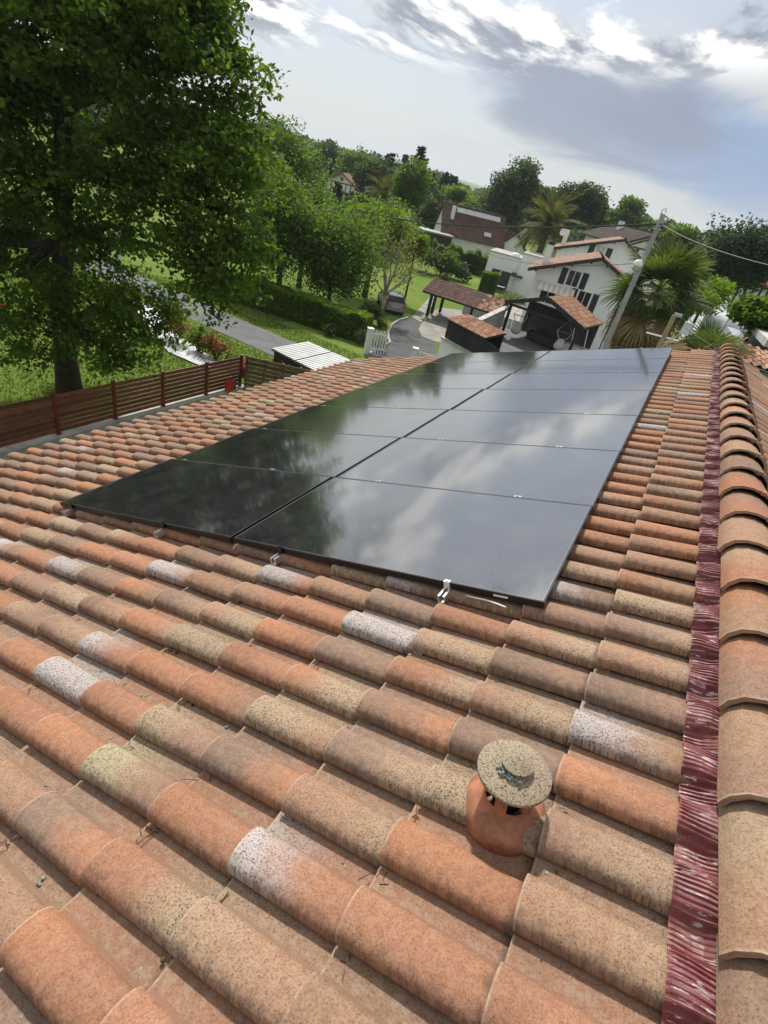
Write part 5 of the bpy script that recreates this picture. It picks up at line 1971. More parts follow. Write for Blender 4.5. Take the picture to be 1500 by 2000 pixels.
for k in range(nb):
    a_, c_ = s_c + (s_r - s_c) * (k / nb), s_c + (s_r - s_c) * ((k + 0.97) / nb)
    MB().slab([np.array([a_[0], a_[1], zt + 0.09]), np.array([c_[0], c_[1], zt + 0.09]), np.array([c_[0], c_[1], zs - 0.02 - 0.08 * k]), np.array([a_[0], a_[1], zs - 0.02 - 0.08 * k])], 0.03).build('board', M['black_wood'], st, off=so_)
wd_ = 1.5
q = [s_l + np.array([-0.1, -0.1, 0.03]), s_c + np.array([0.1, -0.1, 0.03]), s_c + n2 * wd_ + np.array([0.1, 0, 0.35]), s_l + n2 * wd_ + np.array([-0.1, 0, 0.35])]
q = [p - np.array([0, 0, 0.0]) for p in q]
MB().slab(q, 0.08).build('roof_slope', M['black_wood'], st, off=so_)
up_ = (q[3] - q[0]) / np.linalg.norm(q[3] - q[0])
tiled_slab(st, q[0] - so_ + np.array([0, 0, 0.012]), dv, up_, np.linalg.norm(q[1] - q[0]), np.linalg.norm(q[3] - q[0]), 'terra', 31)
MB().slab([s_l + n2 * wd_ + np.array([0, 0, 0.3]), s_c + n2 * wd_ + np.array([0, 0, 0.3]), np.array([*(s_c + n2 * wd_)[:2], zt + 0.01]), np.array([*(s_l + n2 * wd_)[:2], zt + 0.01])], 0.05).build('back_panel', M['black_wood'], st, off=so_)

e0 = at(987, 589, 37.5)
rzs = R(-6)
sl_ = np.array([e0[0], e0[1], zt])
se = e0[2] - zt
sh = thing('terrace_shelter', 'open gabled terrace shelter with terracotta roof, hammock chairs and sofa inside', 'shelter', sl_, rzs)
SW, SD, SR = 5.45, 4.3, 1.0
for x, y in ((0.35, 0.3), (5.1, 0.3), (0.35, 4.0), (5.1, 4.0)):
    MB().box(x - 0.08, x + 0.08, y - 0.08, y + 0.08, 0.002, se - 0.02).build('post', M['dark_wood'], sh)
for sgn in (-1, 1):
    xe = 0.0 if sgn < 0 else SW
    a0, a1 = np.array([xe, 0, se]), np.array([xe, SD, se])
    b0, b1 = np.array([SW / 2, 0, se + SR]), np.array([SW / 2, SD, se + SR])
    MB().slab([a0, a1, b1, b0], 0.12).build('roof_slope', M['dark_wood'], sh)
    O, e = (a0, np.array([0, 1.0, 0])) if sgn < 0 else (a1, np.array([0, -1.0, 0]))
    tiled_slab(sh, O + np.array([0, 0, 0.012]), e, (b0 - a0) / np.linalg.norm(b0 - a0), SD, np.linalg.norm(b0 - a0), 'terra', 35 + sgn)
    MB().bar(np.array([xe, -0.03, se - 0.03]), np.array([SW / 2, -0.03, se + SR - 0.03]), 0.05, 0.24).build('verge_board', M['dark_wood'], sh)
MB().box(0.1, SW - 0.1, SD - 0.25, SD - 0.13, 0.002, se).build('back_wall', M['fabric'], sh)
MB().box(0.1, SW - 0.1, 0.25, 0.37, se - 0.16, se - 0.02).build('tie_beam', M['dark_wood'], sh)
MB().box(SW / 2 - 0.9, SW / 2 + 0.5, SD - 0.29, SD - 0.255, 0.9, 1.6).build('picture_panel', M['plastic_dark'], sh)
so2 = np.array(sh.location)
Rz = Matrix.Rotation(rzs, 3, 'Z')
def shl(x, y, z): return np.array(Rz @ Vector((x, y, z))) + so2
def hammock(label, x, y, z):
    p = shl(x, y, 0)
    h = thing('hammock_chair', label, 'hammock chair', p, rzs + 0.3, 'hanging chairs in the shelter')
    bag = MB()
    rows = []
    for k, t in enumerate(np.linspace(0, 1, 8)):
        rows.append([(0.42 * math.sin(math.pi * (0.15 + 0.7 * t)) * math.cos(a) * (0.9), 0.36 * math.sin(math.pi * (0.15 + 0.7 * t)) * math.sin(a), 0.30 + 0.75 * t ** 1.6) for a in np.linspace(0.5, 2 * math.pi - 0.5, 12)])
    vs = [q for r__ in rows for q in r__]
    fs = [(i * 12 + k, i * 12 + k + 1, (i + 1) * 12 + k + 1, (i + 1) * 12 + k) for i in range(7) for k in range(11)]
    bag.add(vs, fs)
    bag.lathe([(0.0, 0.27), (0.18, 0.28), (0.20, 0.31)], 12)
    bag.build('seat_sling', M['cotton'], h, smooth=True)
    MB().tube([(-0.5, 0, 1.45), (0.5, 0, 1.45)], 0.025, 8).build('spreader_bar', M['wood_pole'], h)
    rp_ = MB()
    for sx in (-1, 1):
        rp_.tube([(sx * 0.48, 0, 1.45), (0, 0, z)], 0.012, 5)
        for yy in (-0.2, 0.2):
            rp_.tube([(sx * 0.48, 0, 1.45), (sx * 0.2, yy, 1.02)], 0.012, 5)
    rp_.build('rope', M['cotton'], h)
hammock('white hanging hammock chair on the left inside the terrace shelter', 1.0, 0.9, se + 0.15)
hammock('white hanging hammock chair on the right, at the front edge of the shelter', 4.3, 0.55, se + 0.1)
sp0 = shl(1.55, 2.0, 0)
sf = thing('sofa', 'dark grey two seat sofa between the hammock chairs', 'sofa', sp0, rzs - 0.15)
MB().box(0, 2.1, 0, 0.8, 0.05, 0.38).build('sofa_base', M['fabric'], sf, bevel=0.03)
for k in range(2):
    MB().box(0.08 + k * 0.98, 1.03 + k * 0.98, -0.02, 0.62, 0.385, 0.52).build('seat_cushion', M['fabric'], sf, bevel=0.04)
    MB().box(0.08 + k * 0.98, 1.03 + k * 0.98, 0.60, 0.78, 0.50, 0.92).build('back_cushion', M['fabric'], sf, bevel=0.04)
MB().box(-0.16, 0.0, 0, 0.8, 0.05, 0.6).build('armrest', M['fabric'], sf, bevel=0.03)
MB().box(2.1, 2.26, 0, 0.8, 0.05, 0.6).build('armrest', M['fabric'], sf, bevel=0.03)
# sloping side wall left of the shelter, white parapet right of it
w0, w1 = atz(918, 625, -4.55), shl(0.1, 0.2, 0)
gw = thing('stone_side_wall', 'dark sloping stone wall between the store and the shelter', 'wall', (w0[0], w0[1], zt))
MB().add([(0, 0, 0), (w1[0] - w0[0], w1[1] - w0[1], 0), (w1[0] - w0[0], w1[1] - w0[1], 1.75), (0, 0, 1.2), (0, 0.25, 0), (w1[0] - w0[0], w1[1] - w0[1] + 0.25, 0), (w1[0] - w0[0], w1[1] - w0[1] + 0.25, 1.75), (0, 0.25, 1.2)],
         [(0, 1, 2, 3), (4, 7, 6, 5), (0, 4, 5, 1), (1, 5, 6, 2), (2, 6, 7, 3), (3, 7, 4, 0)]).build('wall_face', M['concrete'], gw)
MB().bar((0, 0.125, 1.24), (w1[0] - w0[0], w1[1] - w0[1] + 0.125, 1.79), 0.34, 0.07).build('coping', M['concrete'], gw)
pa = atz(1106, 668, -5.25)
pw = thing('parapet_wall', 'low white parapet wall with pale coping right of the shelter', 'wall', (pa[0], pa[1], zt), R(-8))
MB().box(0, 2.8, 0, 0.25, -1.9, 0.75).build('wall_face', M['white_wall'], pw)
MB().box(-0.04, 2.84, -0.05, 0.30, 0.752, 0.81).build('coping', M['concrete'], pw)
for k in range(3):
    MB().bar((0.3 + k * 0.9, 0.12, 0.812), (0.1 + k * 0.9, 0.12, 1.9), 0.05, 0.05).build('post', M['white_paint'], pw)

# garden furniture and topiary on the lawn
def at_g(px_, py_):
    p = gnd(px_, py_)
    return p, math.hypot(p[0] - CAM[0], p[1] - CAM[1])
p, D_ = at_g(945, 574)
hedge('clipped_hedge_block', 'tall clipped evergreen block standing alone on the lawn', p + np.array([-0.9, 0.3, 0]), p + np.array([0.9, 0.9, 0]), 1.5, 2.3, 'hedge', 3500, 0.17, 5, 0.12)
p, D_ = at_g(870, 556)
shrub('round_bush', 'round dark bush behind the carport roof', 870, 552, D_, 0.8, 0.7, 'dark', 900, 0.15, 9)
p, D_ = at_g(1000, 583)
shrub('grey_shrub', 'wide grey green shrub beside the white house wall', 1000, 580, D_ - 2, 2.0, 0.6, 'sage', 1500, 0.15, 10)
p, D_ = at_g(974, 571)
tb_ = thing('garden_table', 'small white garden table on the lawn by the evergreen block', 'table', p, 0.3)
MB().box(-0.6, 0.6, -0.4, 0.4, 0.70, 0.74).build('table_top', M['white_paint'], tb_)
for sx in (-0.5, 0.5):
    for sy in (-0.32, 0.32):
        MB().box(sx - 0.03, sx + 0.03, sy - 0.03, sy + 0.03, 0, 0.699).build('leg', M['plastic_dark'], tb_)
for i, (dx_, lab) in enumerate(((-0.95, 'black garden chair on the left of the small white table'), (0.95, 'black garden chair on the right of the small white table'))):
    cc = thing('garden_chair', lab, 'chair', p + np.array([dx_, -0.1 if i else 0.2, 0]), R(90) if i else R(-90), 'chairs by the garden table')
    MB().box(-0.25, 0.25, -0.25, 0.25, 0.42, 0.47).build('seat', M['plastic_dark'], cc)
    MB().box(-0.25, 0.25, 0.22, 0.26, 0.471, 0.95).build('backrest', M['plastic_dark'], cc)
    for sx in (-0.22, 0.22):
        for sy in (-0.22, 0.22):
            MB().box(sx - 0.02, sx + 0.02, sy - 0.02, sy + 0.02, 0, 0.419).build('leg', M['plastic_dark'], cc)
# overgrown hedges behind the lawn
hedge('ivy_hedge', 'overgrown ivy hedge along the back of the lawn before the white garage', gnd(838, 512), gnd(950, 540), 2.4, 2.6, 'mid', 8000, 0.22, 8, 0.5)
for i, (x, y, rx, rz_, kd, lab) in enumerate(((868, 515, 1.5, 1.6, 'bright', 'bright green shrub at the back left corner of the lawn'), (838, 500, 2.2, 1.8, 'dark', 'dark shrub mass behind the bright lawn shrub'),
                                              (905, 515, 1.2, 1.3, 'blue', 'greyish shrub in front of the brown roofed house'), (890, 500, 2.0, 2.0, 'mid', 'leafy shrub under the brown roof eaves'),
                                              (985, 485, 2.6, 1.7, 'mid', 'spreading green shrub left of the date palm'), (1020, 478, 1.6, 1.8, 'bright', 'bright small palm like shrub left of the date palm'), (1130, 462, 2.2, 2.0, 'bright', 'bright bush between the date palm and brown roof'))):
    shrub('lawn_shrub', lab, x, y, 74 if i < 4 else 88, rx, rz_, kd, 1300, 0.24, i + 60)

# ------------------------------------------------------------------ cars
def make_car(label, loc, rotz, paint, roofm):
    c = thing('estate_car', label, 'car', loc, rotz)
    W2, L = 0.88, 4.6
    ys = [0.0, 0.10, 0.45, 1.2, 2.3, 3.3, 4.1, 4.45, 4.6]
    zb = [0.42, 0.30, 0.24, 0.22, 0.22, 0.22, 0.24, 0.30, 0.40]
    ztp = [0.86, 0.98, 1.00, 0.98, 0.96, 0.93, 0.86, 0.76, 0.64]
    hw = [0.72, 0.82, 0.87, 0.88, 0.88, 0.88, 0.86, 0.78, 0.62]
    N = 14
    rings = []
    for y, b, t, h in zip(ys, zb, ztp, hw):
        ring = []
        for k in range(N):
            a = 2 * math.pi * k / N
            ca_, sa = math.cos(a), math.sin(a)
            ring.append((h * math.copysign(abs(ca_) ** 0.45, ca_), y, (b + t) / 2 + (t - b) / 2 * math.copysign(abs(sa) ** 0.5, sa)))
        rings.append(ring)
    vs = [p for r__ in rings for p in r__]
    fs = [(i * N + k, i * N + (k + 1) % N, (i + 1) * N + (k + 1) % N, (i + 1) * N + k) for i in range(len(ys) - 1) for k in range(N)]
    fs += [tuple(range(N)), tuple((len(ys) - 1) * N + k for k in reversed(range(N)))]
    MB().add(vs, fs).build('body', M[paint], c, smooth='auto')
    # cabin
    lo = [(-0.80, 0.12), (0.80, 0.12), (0.78, 3.45), (-0.78, 3.45)]
    hi_ = [(-0.60, 0.52), (0.60, 0.52), (0.58, 2.45), (-0.58, 2.45)]
    vs = [(x, y, 0.94) for x, y in lo] + [(x, y, 1.44) for x, y in hi_]
    MB().add(vs, [(0, 3, 2, 1), (4, 5, 6, 7), (0, 1, 5, 4), (1, 2, 6, 5), (2, 3, 7, 6), (3, 0, 4, 7)]).build('cabin', M['glass_dark'], c, bevel=0.05, smooth='auto')
    MB().slab([(-0.63, 0.46, 1.452), (0.63, 0.46, 1.452), (0.60, 2.5, 1.46), (-0.60, 2.5, 1.46)], 0.05).build('roof', M[roofm], c, bevel=0.02, smooth='auto')
    for sx in (-1, 1):
        MB().bar((sx * 0.62, 0.6, 1.49), (sx * 0.60, 2.3, 1.49), 0.04, 0.04).build('roof_rail', M['plastic_dark'], c)
        pil = MB()
        for (y0_, y1_) in ((0.10, 0.50), (1.15, 1.12), (2.25, 2.0), (3.42, 2.46)):
            pil.bar((sx * 0.815, y0_, 0.95), (sx * 0.61, y1_, 1.44), 0.09, 0.05, up=(1, 0, 0))
        pil.build('pillar', M[paint], c)
        MB().box(min(sx * 0.58, sx * 0.845), max(sx * 0.58, sx * 0.845), -0.02, 0.14, 0.72, 0.93).build('tail_lamp', M['tail'], c, bevel=0.015)
        MB().box(min(sx * 0.5, sx * 0.8), max(sx * 0.5, sx * 0.8), 4.38, 4.50, 0.60, 0.74).build('headlight', M['curtain'], c, bevel=0.015)
        MB().box(min(sx * 0.88, sx * 1.02), max(sx * 0.88, sx * 1.02), 2.75, 2.95, 0.95, 1.07).build('mirror', M[paint], c, bevel=0.02)
        for y in (0.82, 3.65):
            wh = thing_part('wheel', c, (sx * 0.80, y, 0.315))
            MB().add(*wheel_geo(0.315, 0.19)).build('tyre', M['rubber'], wh, smooth='auto')
            MB().add(*wheel_geo(0.20, 0.20)).build('rim', M['alu'], wh, smooth='auto')
    MB().box(-0.72, 0.72, -0.06, 0.05, 0.34, 0.54).build('bumper', M[paint], c, bevel=0.03, smooth='auto')
    MB().box(-0.26, 0.26, -0.022, 0.0, 0.60, 0.71).build('number_plate', M['curtain'], c)
    return c


def wheel_geo(r__, wd):
    n = 18
    vs = [(-wd / 2, r__ * math.cos(t), r__ * math.sin(t)) for t in np.linspace(0, 2 * math.pi, n, endpoint=False)]
    vs += [(wd / 2, y, z) for _, y, z in vs]
    return vs, [(k, (k + 1) % n, n + (k + 1) % n, n + k) for k in range(n)] + [tuple(range(n)), tuple(range(2 * n - 1, n - 1, -1))]


def thing_part(name, parent, loc):
    o = bpy.data.objects.new(name, None)
    o.empty_display_size = 0.1
    col.objects.link(o)
    o.parent = parent
    o.location = loc
    return o


p = gnd(769, 616)
make_car('grey estate car with silver roof parked on the lawn behind the bare tree', p, R(40), 'car_grey', 'car_roof')
p = gnd(-20, 650)
make_car('dark blue car at the left edge half hidden by the oak', p, R(100), 'car_blue', 'car_blue')

# ------------------------------------------------------------------ pole, lamp, wires
top = at(1296, 418, 20.5)
pb = np.array([top[0], top[1], float(G(top[0], top[1]))])
H = top[2] - pb[2]
up_ = thing('utility_pole', 'tall grey utility pole with street lamp in front of the fan palm', 'utility pole', pb)
MB().tube([(0, 0, -0.3), (0, 0, H * 0.5), (0, 0, H)], [0.11, 0.095, 0.075], 8).build('shaft', M['pole'], up_, smooth='auto')
MB().tube([(-0.15, -0.03, H * 0.1), (-0.15, -0.03, H * 0.72)], 0.022, 6).build('conduit', M['cable'], up_)
MB().tube([(-0.06, 0, H - 0.1), (-0.08, 0, H + 0.1), (0.0, 0, H + 0.16), (0.05, 0, H + 0.05)], 0.015, 6).build('top_hook', M['zinc'], up_)
for z in (H - 0.45, H - 2.1):
    MB().lathe([(0.125, z), (0.125, z + 0.05)], 12).build('band', M['zinc'], up_)
ll = at(1246, 516, 20.4) - pb
MB().tube([(-0.1, 0, ll[2] - 0.25), (-0.25, 0, ll[2] - 0.12), (ll[0] + 0.05, ll[1], ll[2] - 0.1)], 0.025, 6).build('lamp_arm', M['zinc'], up_)
MB().lathe([(0.15, -0.04), (0.145, 0.04), (0.11, 0.10), (0.055, 0.135), (0, 0.145)], 18, c=ll).build('lamp_hood', M['white_paint'], up_, smooth=True)
MB().lathe([(0.12, -0.041), (0.11, -0.16), (0, -0.2)], 14, c=ll).build('lamp_glass', M['curtain'], up_, smooth=True)


def wire(label, pts, sag, rad=0.014):
    a, b = (np.asarray(q) for q in pts)
    n = 40
    P_ = [a + (b - a) * t - np.array([0, 0, sag * 4 * t * (1 - t)]) for t in np.linspace(0, 1, n)]
    o = MB().tube([q - a for q in P_], rad, 5).build('overhead_wire', M['cable'])
    o.location = a
    return tag(o, label, 'wire')


wa = at(1288, 437, 20.5)
wire('thick black overhead cable running from the pole to the far left trees', (wa, at(560, 340, 64)), 1.6, 0.03)
wire('black overhead cable from the pole sloping down to the right edge', (wa, at(1540, 527, 14)), 0.12, 0.016)
wire('thin cable crossing in front of the white houses', (at(1236, 515, 20.6), at(880, 440, 60)), 1.2, 0.010)
wire('thin low cable right of the fan palm above the ridge end', (at(1338, 640, 14.5), at(1500, 728, 9.5)), 0.05, 0.007)
sp2 = at(1318, 615, 15.0)
s2b = np.array([sp2[0], sp2[1], float(G(sp2[0], sp2[1]))])
h2 = sp2[2] - s2b[2]
sp3 = thing('service_post', 'small wooden service post with white crossarm in front of the fan palm', 'post', s2b)
MB().tube([(0, 0, -0.3), (0, 0, h2)], 0.055, 8).build('shaft', M['wood_pole'], sp3, smooth='auto')
MB().bar((-0.42, 0, h2 - 0.55), (0.35, 0.05, h2 - 0.52), 0.03, 0.03).build('crossarm', M['white_paint'], sp3)
MB().box(-0.02, 0.16, -0.05, 0.05, h2 - 0.02, h2 + 0.05).build('post_cap', M['zinc'], sp3)
bx = MB().box(-0.1, 0.1, -0.06, 0.06, -0.14, 0.14).build('meter_box', M['curtain'], sp3)
bx.location = Vector(at(1341, 642, 15.0) - s2b)
MB().bar((0, 0, h2 - 0.85), Vector(at(1341, 642, 15.0) - s2b), 0.03, 0.03).build('bracket', M['zinc'], sp3)

# ------------------------------------------------------------------ palms
def fan_frond(seed, mat, dead=False):
    r_ = np.random.default_rng(seed)
    V = []
    pl_ = 0.72
    def ribbon(p, q, w0_, w1_, nn):
        s_ = np.cross(q - p, nn)
        s_ /= np.linalg.norm(s_) + 1e-9
        V.extend([p - s_ * w0_, q - s_ * w1_, q + s_ * w1_, p + s_ * w0_])
    zdir = np.array([0, 0, 1.0])
    c0_ = np.array([0, 0, 0.0])
    prev = c0_
    for t in np.linspace(0.25, 1, 4):
        nxt = np.array([pl_ * t, 0, -0.10 * t * t])
        ribbon(prev, nxt, 0.02, 0.018, zdir)
        prev = nxt
    hub = prev
    for a in np.linspace(-R(115), R(115), 27):
        L = (0.95 - 0.22 * abs(a) / R(115)) * r_.uniform(0.88, 1.08)
        d = np.array([math.cos(a), math.sin(a), 0.0])
        droop = (0.22 if not dead else 0.75) * r_.uniform(0.6, 1.4)
        m1 = hub + d * L * 0.5 + zdir * (0.10 * abs(math.sin(a)) - droop * 0.12)
        m2 = hub + d * L * 0.8 + zdir * (0.10 * abs(math.sin(a)) - droop * 0.42)
        m3 = hub + d * L * (1.0 - 0.15 * droop) + zdir * (0.1 * abs(math.sin(a)) - droop * 0.9)
        ribbon(hub, m1, 0.008, 0.036, zdir + d * 0.2)
        ribbon(m1, m2, 0.036, 0.022, zdir + d * 0.4)
        ribbon(m2, m3, 0.022, 0.003, zdir + d * 0.6)
    V = np.array(V, dtype=np.float32)
    n = len(V) // 4
    me = bpy.data.meshes.new('frond')
    me.from_pydata(V.tolist(), [], [(4 * i, 4 * i + 1, 4 * i + 2, 4 * i + 3) for i in range(n)])
    me.materials.append(mat)
    return me


def put_fronds(root, base, meshes, n, el0, el1, sc, r_, az0=0):
    for i in range(n):
        o = bpy.data.objects.new('frond', meshes[i % len(meshes)])
        col.objects.link(o)
        o.parent = root
        t = i / max(1, n - 1)
        a = az0 + i * 2.39996 + r_.normal(0, 0.15)
        e = el0 + (el1 - el0) * t + r_.normal(0, 0.10)
        s_ = sc * r_.uniform(0.85, 1.12)
        m = Matrix.Translation(Vector(base)) @ Matrix.Rotation(a, 4, 'Z') @ Matrix.Rotation(-e, 4, 'Y') @ Matrix.Rotation(r_.normal(0, 0.35), 4, 'X') @ Matrix.Scale(s_, 4)
        o.matrix_local = m


gf = [fan_frond(s_, LEAF['palm']) for s_ in (1, 2, 3)]
df = [fan_frond(s_ + 10, LEAF['dead'], True) for s_ in (1, 2, 3)]
r_ = np.random.default_rng(33)
pc = at(1284, 572, 23.5)
pb = np.array([pc[0], pc[1], float(G(pc[0], pc[1]))])
fp = thing('fan_palm', 'large fan palm with a skirt of dry fronds right of the utility pole', 'palm', pb)
hz = pc[2] - pb[2]
MB().tube([(0, 0, -0.3), (0.05, 0, hz * 0.5), (0, 0, hz)], [0.34, 0.28, 0.22], 12).build('trunk', M['palm_bark'], fp, smooth=True)
put_fronds(fp, (0, 0, hz + 0.1), gf, 32, R(78), R(-32), 1.22, r_)
put_fronds(fp, (0, 0, hz - 0.35), df, 46, R(-25), R(-80), 1.15, r_, 0.7)
put_fronds(fp, (0, 0, hz - 1.2), df, 26, R(-55), R(-85), 1.15, r_, 0.3)
pc = at(1385, 690, 16.5)
pb = np.array([pc[0], pc[1], float(G(pc[0], pc[1]))])
fp2 = thing('dry_palm', 'smaller palm with dry grey green fronds at the far end of the ridge', 'palm', pb)
hz = pc[2] - pb[2]
MB().tube([(0, 0, -0.3), (0, 0, hz)], [0.25, 0.2], 10).build('trunk', M['palm_bark'], fp2, smooth=True)
put_fronds(fp2, (0, 0, hz - 0.2), gf, 8, R(70), R(20), 0.75, r_)
put_fronds(fp2, (0, 0, hz - 0.3), df, 26, R(45), R(-60), 0.85, r_, 0.5)


def feather_frond(seed, mat):
    r_ = np.random.default_rng(seed)
    V = []
    n = 12
    P_ = [np.array([t * 1.0, 0, 0.28 * t - 0.62 * t ** 2.2]) for t in np.linspace(0, 1, n)]
    for i in range(n - 1):
        p, q = P_[i], P_[i + 1]
        V.extend([p + (0, -0.012, 0), q + (0, -0.008, 0), q + (0, 0.008, 0), p + (0, 0.012, 0)])
    for i in range(1, 40):
        t = i / 40
        j = min(n - 2, int(t * (n - 1)))
        f = t * (n - 1) - j
        p = P_[j] + (P_[j + 1] - P_[j]) * f
        for s_ in (-1, 1):
            L = 0.20 * math.sin(math.pi * (0.12 + 0.85 * t)) ** 0.7 * r_.uniform(0.8, 1.15)
            tip = p + np.array([L * 0.65, s_ * L * 0.85, -L * 0.25 + r_.normal(0, 0.015)])
            V.extend([p, p + np.array([0.022, 0, 0.004]), tip, tip - np.array([0.006, 0, 0])])
    V = np.array(V)
    me = bpy.data.meshes.new('frond')
    me.from_pydata(V.tolist(), [], [(4 * i, 4 * i + 1, 4 * i + 2, 4 * i + 3) for i in range(len(V) // 4)])
    me.materials.append(mat)
    return me


ff = [feather_frond(s_, LEAF['phoenix']) for s_ in (1, 2, 3)]
for lab, x, y, D, sc in (('big date palm with drooping olive fronds behind the white houses', 1071, 442, 84, 4.6), ('small date palm on the slope below the half timbered house', 749, 380, 112, 4.0)):
    pc = at(x, y, D)
    pb = np.array([pc[0], pc[1], float(G(pc[0], pc[1]))])
    dp = thing('date_palm', lab, 'palm', pb)
    hz = pc[2] - pb[2]
    MB().tube([(0, 0, -0.3), (0, 0, hz)], [0.5, 0.42], 10).build('trunk', M['palm_bark'], dp, smooth=True)
    put_fronds(dp, (0, 0, hz), ff, 64, R(85), R(-50), sc, r_)

# ------------------------------------------------------------------ trees of the background
for i, (x, y, D, rx, rz_, kd, n, lab) in enumerate((
        (805, 372, 98, 4.2, 5.0, 'mid', 5500, 'rounded mid green tree below the tall conifers'),
        (724, 346, 128, 4.4, 4.8, 'dark', 5000, 'round dark green tree right of the half timbered house'),
        (690, 335, 165, 6.0, 6.0, 'mid', 3500, 'pale green tree behind the half timbered house'),
        (640, 318, 175, 7.0, 6.0, 'dark', 3500, 'dark tree on the wooded slope left of the half timbered house'),
        (893, 390, 130, 4.6, 4.0, 'bright', 3500, 'light green weeping tree left of the brown roof'),
        (850, 415, 118, 5.5, 4.5, 'dark', 4000, 'dark trees massed left of the steep brown roof'),
        (1003, 378, 118, 6.2, 6.6, 'blue', 9000, 'large airy grey green tree behind the brown roofed house'),
        (950, 412, 125, 5.5, 3.6, 'mid', 4000, 'mid green tree just above the steep brown roof'),
        (1052, 395, 140, 5.0, 6.0, 'dark', 4000, 'dark slender tree behind the date palm'),
        (1125, 405, 130, 6.8, 5.4, 'dark', 7000, 'broad dark tree above the date palm'),
        (1164, 415, 150, 3.4, 4.6, 'dark', 2500, 'dark pointed tree beside the broad dark tree'),
        (1235, 424, 150, 6.0, 4.2, 'mid', 5000, 'rounded green tree above the wide brown roof'),
        (1190, 440, 165, 6.0, 3.0, 'mid', 3000, 'low pale tree between two taller trees above the brown roof'),
        (1290, 465, 120, 5.0, 3.6, 'dark', 4000, 'dark tree immediately right of the pole top'),
        (1330, 470, 105, 4.6, 3.2, 'mid', 4000, 'mid green tree behind the fan palm crown'),
        (1375, 490, 115, 5.2, 2.4, 'mid', 3500, 'low green tree between the fan palm and the cedar'),
        (1405, 475, 140, 5.5, 3.0, 'dark', 3500, 'dark distant tree behind the cedar'),
        (1435, 515, 52, 3.6, 3.9, 'cedar', 9000, 'spreading bluish cedar right of the fan palm'),
        (1490, 485, 75, 4.2, 3.4, 'dark', 4500, 'dark evergreen at the right edge above the red roof'),
        (1385, 572, 40, 1.8, 1.3, 'bright', 2500, 'bright small tree below the cedar'),
        (1486, 610, 21, 1.0, 0.62, 'mid', 4500, 'yellow green climber mass at the right edge above the low house'),
        (1355, 590, 30, 1.7, 1.0, 'mid', 2500, 'leafy bush hidden behind the fan palm'),
        (520, 290, 110, 5.5, 5.0, 'dark', 4000, 'dark tree on the slope at the edge of the oak'),
        (770, 425, 85, 5.0, 2.6, 'dark', 4000, 'dark shrubby tree behind the yellow green tree'),
        (690, 405, 78, 2.4, 2.6, 'conifer', 2500, 'dark bushy conifer in front of the half timbered house'))):
    broadleaf('background_tree', lab, x, y, D, rx, rz_, kd, int(n * 2.0), None, 20 if n > 3000 else 13, i + 100, low=True)
for i, (x, y, D, h, rb_, sp__, kd, lab) in enumerate((
        (826, 288, 130, 18, 4.6, 1.0, 'conifer', 'tallest dark conifer on the skyline'), (765, 298, 132, 16, 5.2, 0.8, 'conifer', 'open branched pine left of the tallest conifer'),
        (794, 302, 134, 15, 4.6, 0.8, 'conifer', 'thin pine between the open pine and the tallest conifer'), (716, 303, 190, 14, 4.0, 0.8, 'conifer', 'small dark fir on the skyline left of the pines'),
        (845, 338, 160, 12, 2.6, 0.9, 'conifer', 'narrow fir right of the tallest conifer'), (873, 338, 150, 13, 4.2, 0.9, 'conifer', 'ragged fir at the right end of the conifer row'),
        (888, 345, 165, 12, 2.2, 0.9, 'conifer', 'narrow dark fir closing the conifer row'), (662, 360, 100, 8, 2.2, 1.0, 'conifer', 'dark small conifer standing before the half timbered house'))):
    conifer('conifer', lab, x, y, D, h, rb_, i, kd, sparse=sp__)
# wooded slopes too far off to count the trees
r_ = np.random.default_rng(77)
P_ = []
for _ in range(1500):
    a = R(r_.uniform(-75, 30))
    D = r_.uniform(170, 620)
    x, y = math.sin(a) * D, math.cos(a) * D
    if math.degrees(a) > -12 and D < 200:
        continue
    hgt = r_.uniform(6, 12) * (0.72 if math.degrees(a) > -24 else 1.0)
    g = float(G(x, y))
    m = 42
    q = r_.normal(0, 1, (m, 3))
    q /= np.linalg.norm(q, axis=1, keepdims=True)
    q = q * (r_.random(m) ** 0.4)[:, None] * np.array([hgt * 0.5, hgt * 0.5, hgt * 0.5]) + np.array([x, y, g + hgt * 0.5])
    P_.append(q)
o = quadmesh('far_wood', leaf_quads(np.concatenate(P_), 2.2, r_, 0.2, 1.2), 4, LEAF['dark'], kind='stuff')
tag(o, 'distant woods covering the slopes on the skyline', 'wood')
# blue hills on the horizon
hv, hf = [], []
azs = np.linspace(R(-85), R(60), 80)
for i, a in enumerate(azs):
    Dh = 2400
    h = 12 + 26 * math.exp(-((math.degrees(a) + 30) / 16) ** 2) + 10 * math.sin(a * 21) + 5 * math.sin(a * 57 + 1)
    for D, z in ((Dh - 700, -20), (Dh - 250, h * 0.7), (Dh, h), (Dh + 500, -20)):
        hv.append((math.sin(a) * D, math.cos(a) * D, z))
for i in range(len(azs) - 1):
    for k in range(3):
        hf.append((i * 4 + k, (i + 1) * 4 + k, (i + 1) * 4 + k + 1, i * 4 + k + 1))
struct(MB().add(hv, hf).build('hills', M['hill'], smooth=True))

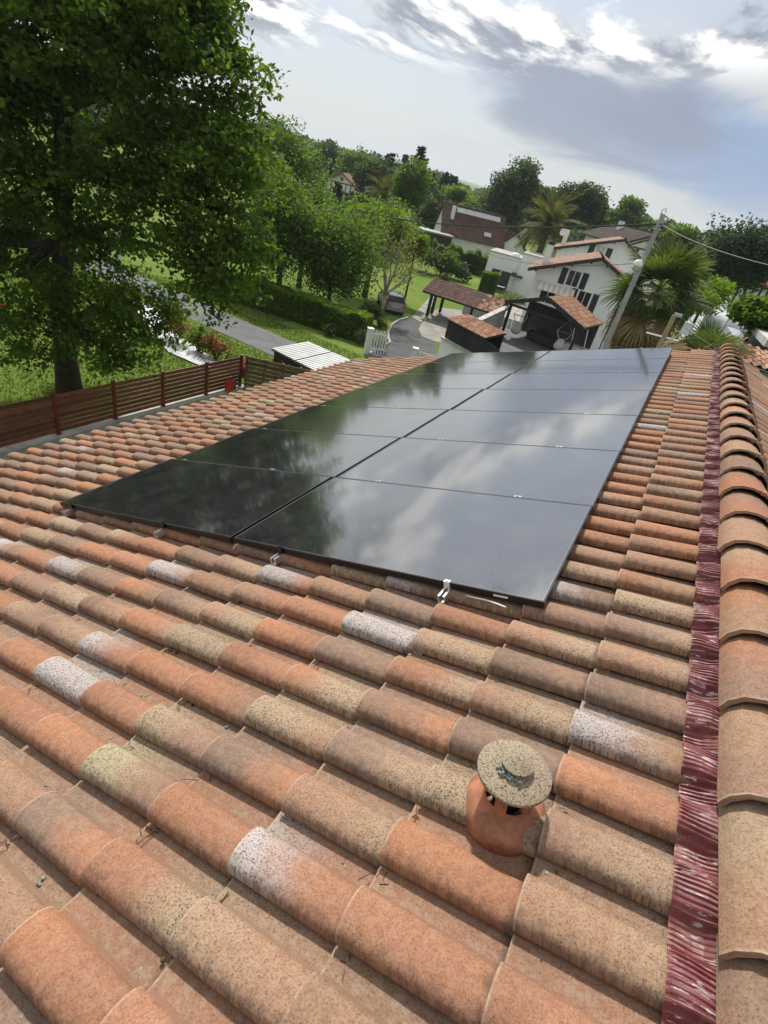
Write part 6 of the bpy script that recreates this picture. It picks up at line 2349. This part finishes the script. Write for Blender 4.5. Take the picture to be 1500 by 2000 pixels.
# garden tunnel under a silver cover
tp0 = at(1388, 598, 30)
tg = float(G(tp0[0], tp0[1]))
tn = thing('garden_tunnel', 'silver covered garden tunnel below the cedar', 'tunnel', (tp0[0], tp0[1], tg), R(-20))
zt2 = tp0[2] - tg
vs, fs = [], []
for i, x in enumerate(np.linspace(0, 2.6, 6)):
    for k, t in enumerate(np.linspace(0, math.pi, 9)):
        vs.append((x, 1.0 - 1.0 * math.cos(t), zt2 - 0.9 + 0.9 * math.sin(t)))
for i in range(5):
    for k in range(8):
        fs.append((i * 9 + k, i * 9 + k + 1, (i + 1) * 9 + k + 1, (i + 1) * 9 + k))
MB().add(vs, fs).build('cover', M['tarp'], tn, smooth=True)
for x in (0.0, 0.87, 1.73, 2.6):
    MB().tube([(x, 1.0 - 1.02 * math.cos(t), zt2 - 0.9 + 0.92 * math.sin(t)) for t in np.linspace(0, math.pi, 9)], 0.025, 5).build('hoop', M['white_paint'], tn)
    MB().box(x - 0.03, x + 0.03, -0.05, 0.01, 0, zt2 - 0.9).box(x - 0.03, x + 0.03, 1.99, 2.05, 0, zt2 - 0.9).build('support', M['white_paint'], tn)

# ------------------------------------------------------------------ grass on the lawns in view
r_ = np.random.default_rng(88)
n = 90000
a = np.radians(r_.uniform(-72, -18, n))
D = 14 + 26 * r_.random(n) ** 0.8
x, y = CAM[0] + np.sin(a) * D, CAM[1] + np.cos(a) * D
keep = (x < FX - 0.4) | (y > 14)
rel = np.stack([x - ra[0], y - ra[1]], 1)
dr_ = np.abs(rel @ rn_)
keep &= dr_ > lane_w + 0.15
keep &= ~((x > -21) & (y > 24) & (y < 48))
x, y = x[keep], y[keep]
z = G(x, y)
n = len(x)
hgt = r_.uniform(0.03, 0.09, n)
th = r_.uniform(0, 6.28, n)
lean = r_.normal(0, 0.05, (n, 2))
wdt = 0.010 + 0.0009 * np.hypot(x, y)
b0 = np.stack([x - np.cos(th) * wdt, y - np.sin(th) * wdt, z - 0.01], 1)
b1 = np.stack([x + np.cos(th) * wdt, y + np.sin(th) * wdt, z - 0.01], 1)
tp_ = np.stack([x + lean[:, 0], y + lean[:, 1], z + hgt], 1)
o = quadmesh('grass', np.stack([b0, b1, tp_], 1).reshape(-1, 3), 3, LEAF['grass'], kind='stuff')
tag(o, 'short green grass on the lawns and verges', 'grass')

# ------------------------------------------------------------------ air
hz_ = MB().box(gx[0] - 40, gx[-1] + 40, gy[0] - 40, gy[-1] + 40, -30, 140)
hm = bpy.data.materials.new('haze')
hm.use_nodes = True
hn = NT(hm.node_tree)
hm.node_tree.nodes.remove(hm.node_tree.nodes['Principled BSDF'])
pvn = hn.node('ShaderNodeVolumePrincipled')
pvn.inputs['Color'].default_value = (0.86, 0.92, 1.0, 1)
pvn.inputs['Density'].default_value = 0.00022
pvn.inputs['Anisotropy'].default_value = 0.2
hn.link(pvn.outputs[0], hm.node_tree.nodes['Material Output'].inputs['Volume'])
ho = hz_.build('haze', hm)
ho['kind'] = 'stuff'
tag(ho, 'thin pale haze in the air over the whole valley', 'haze')
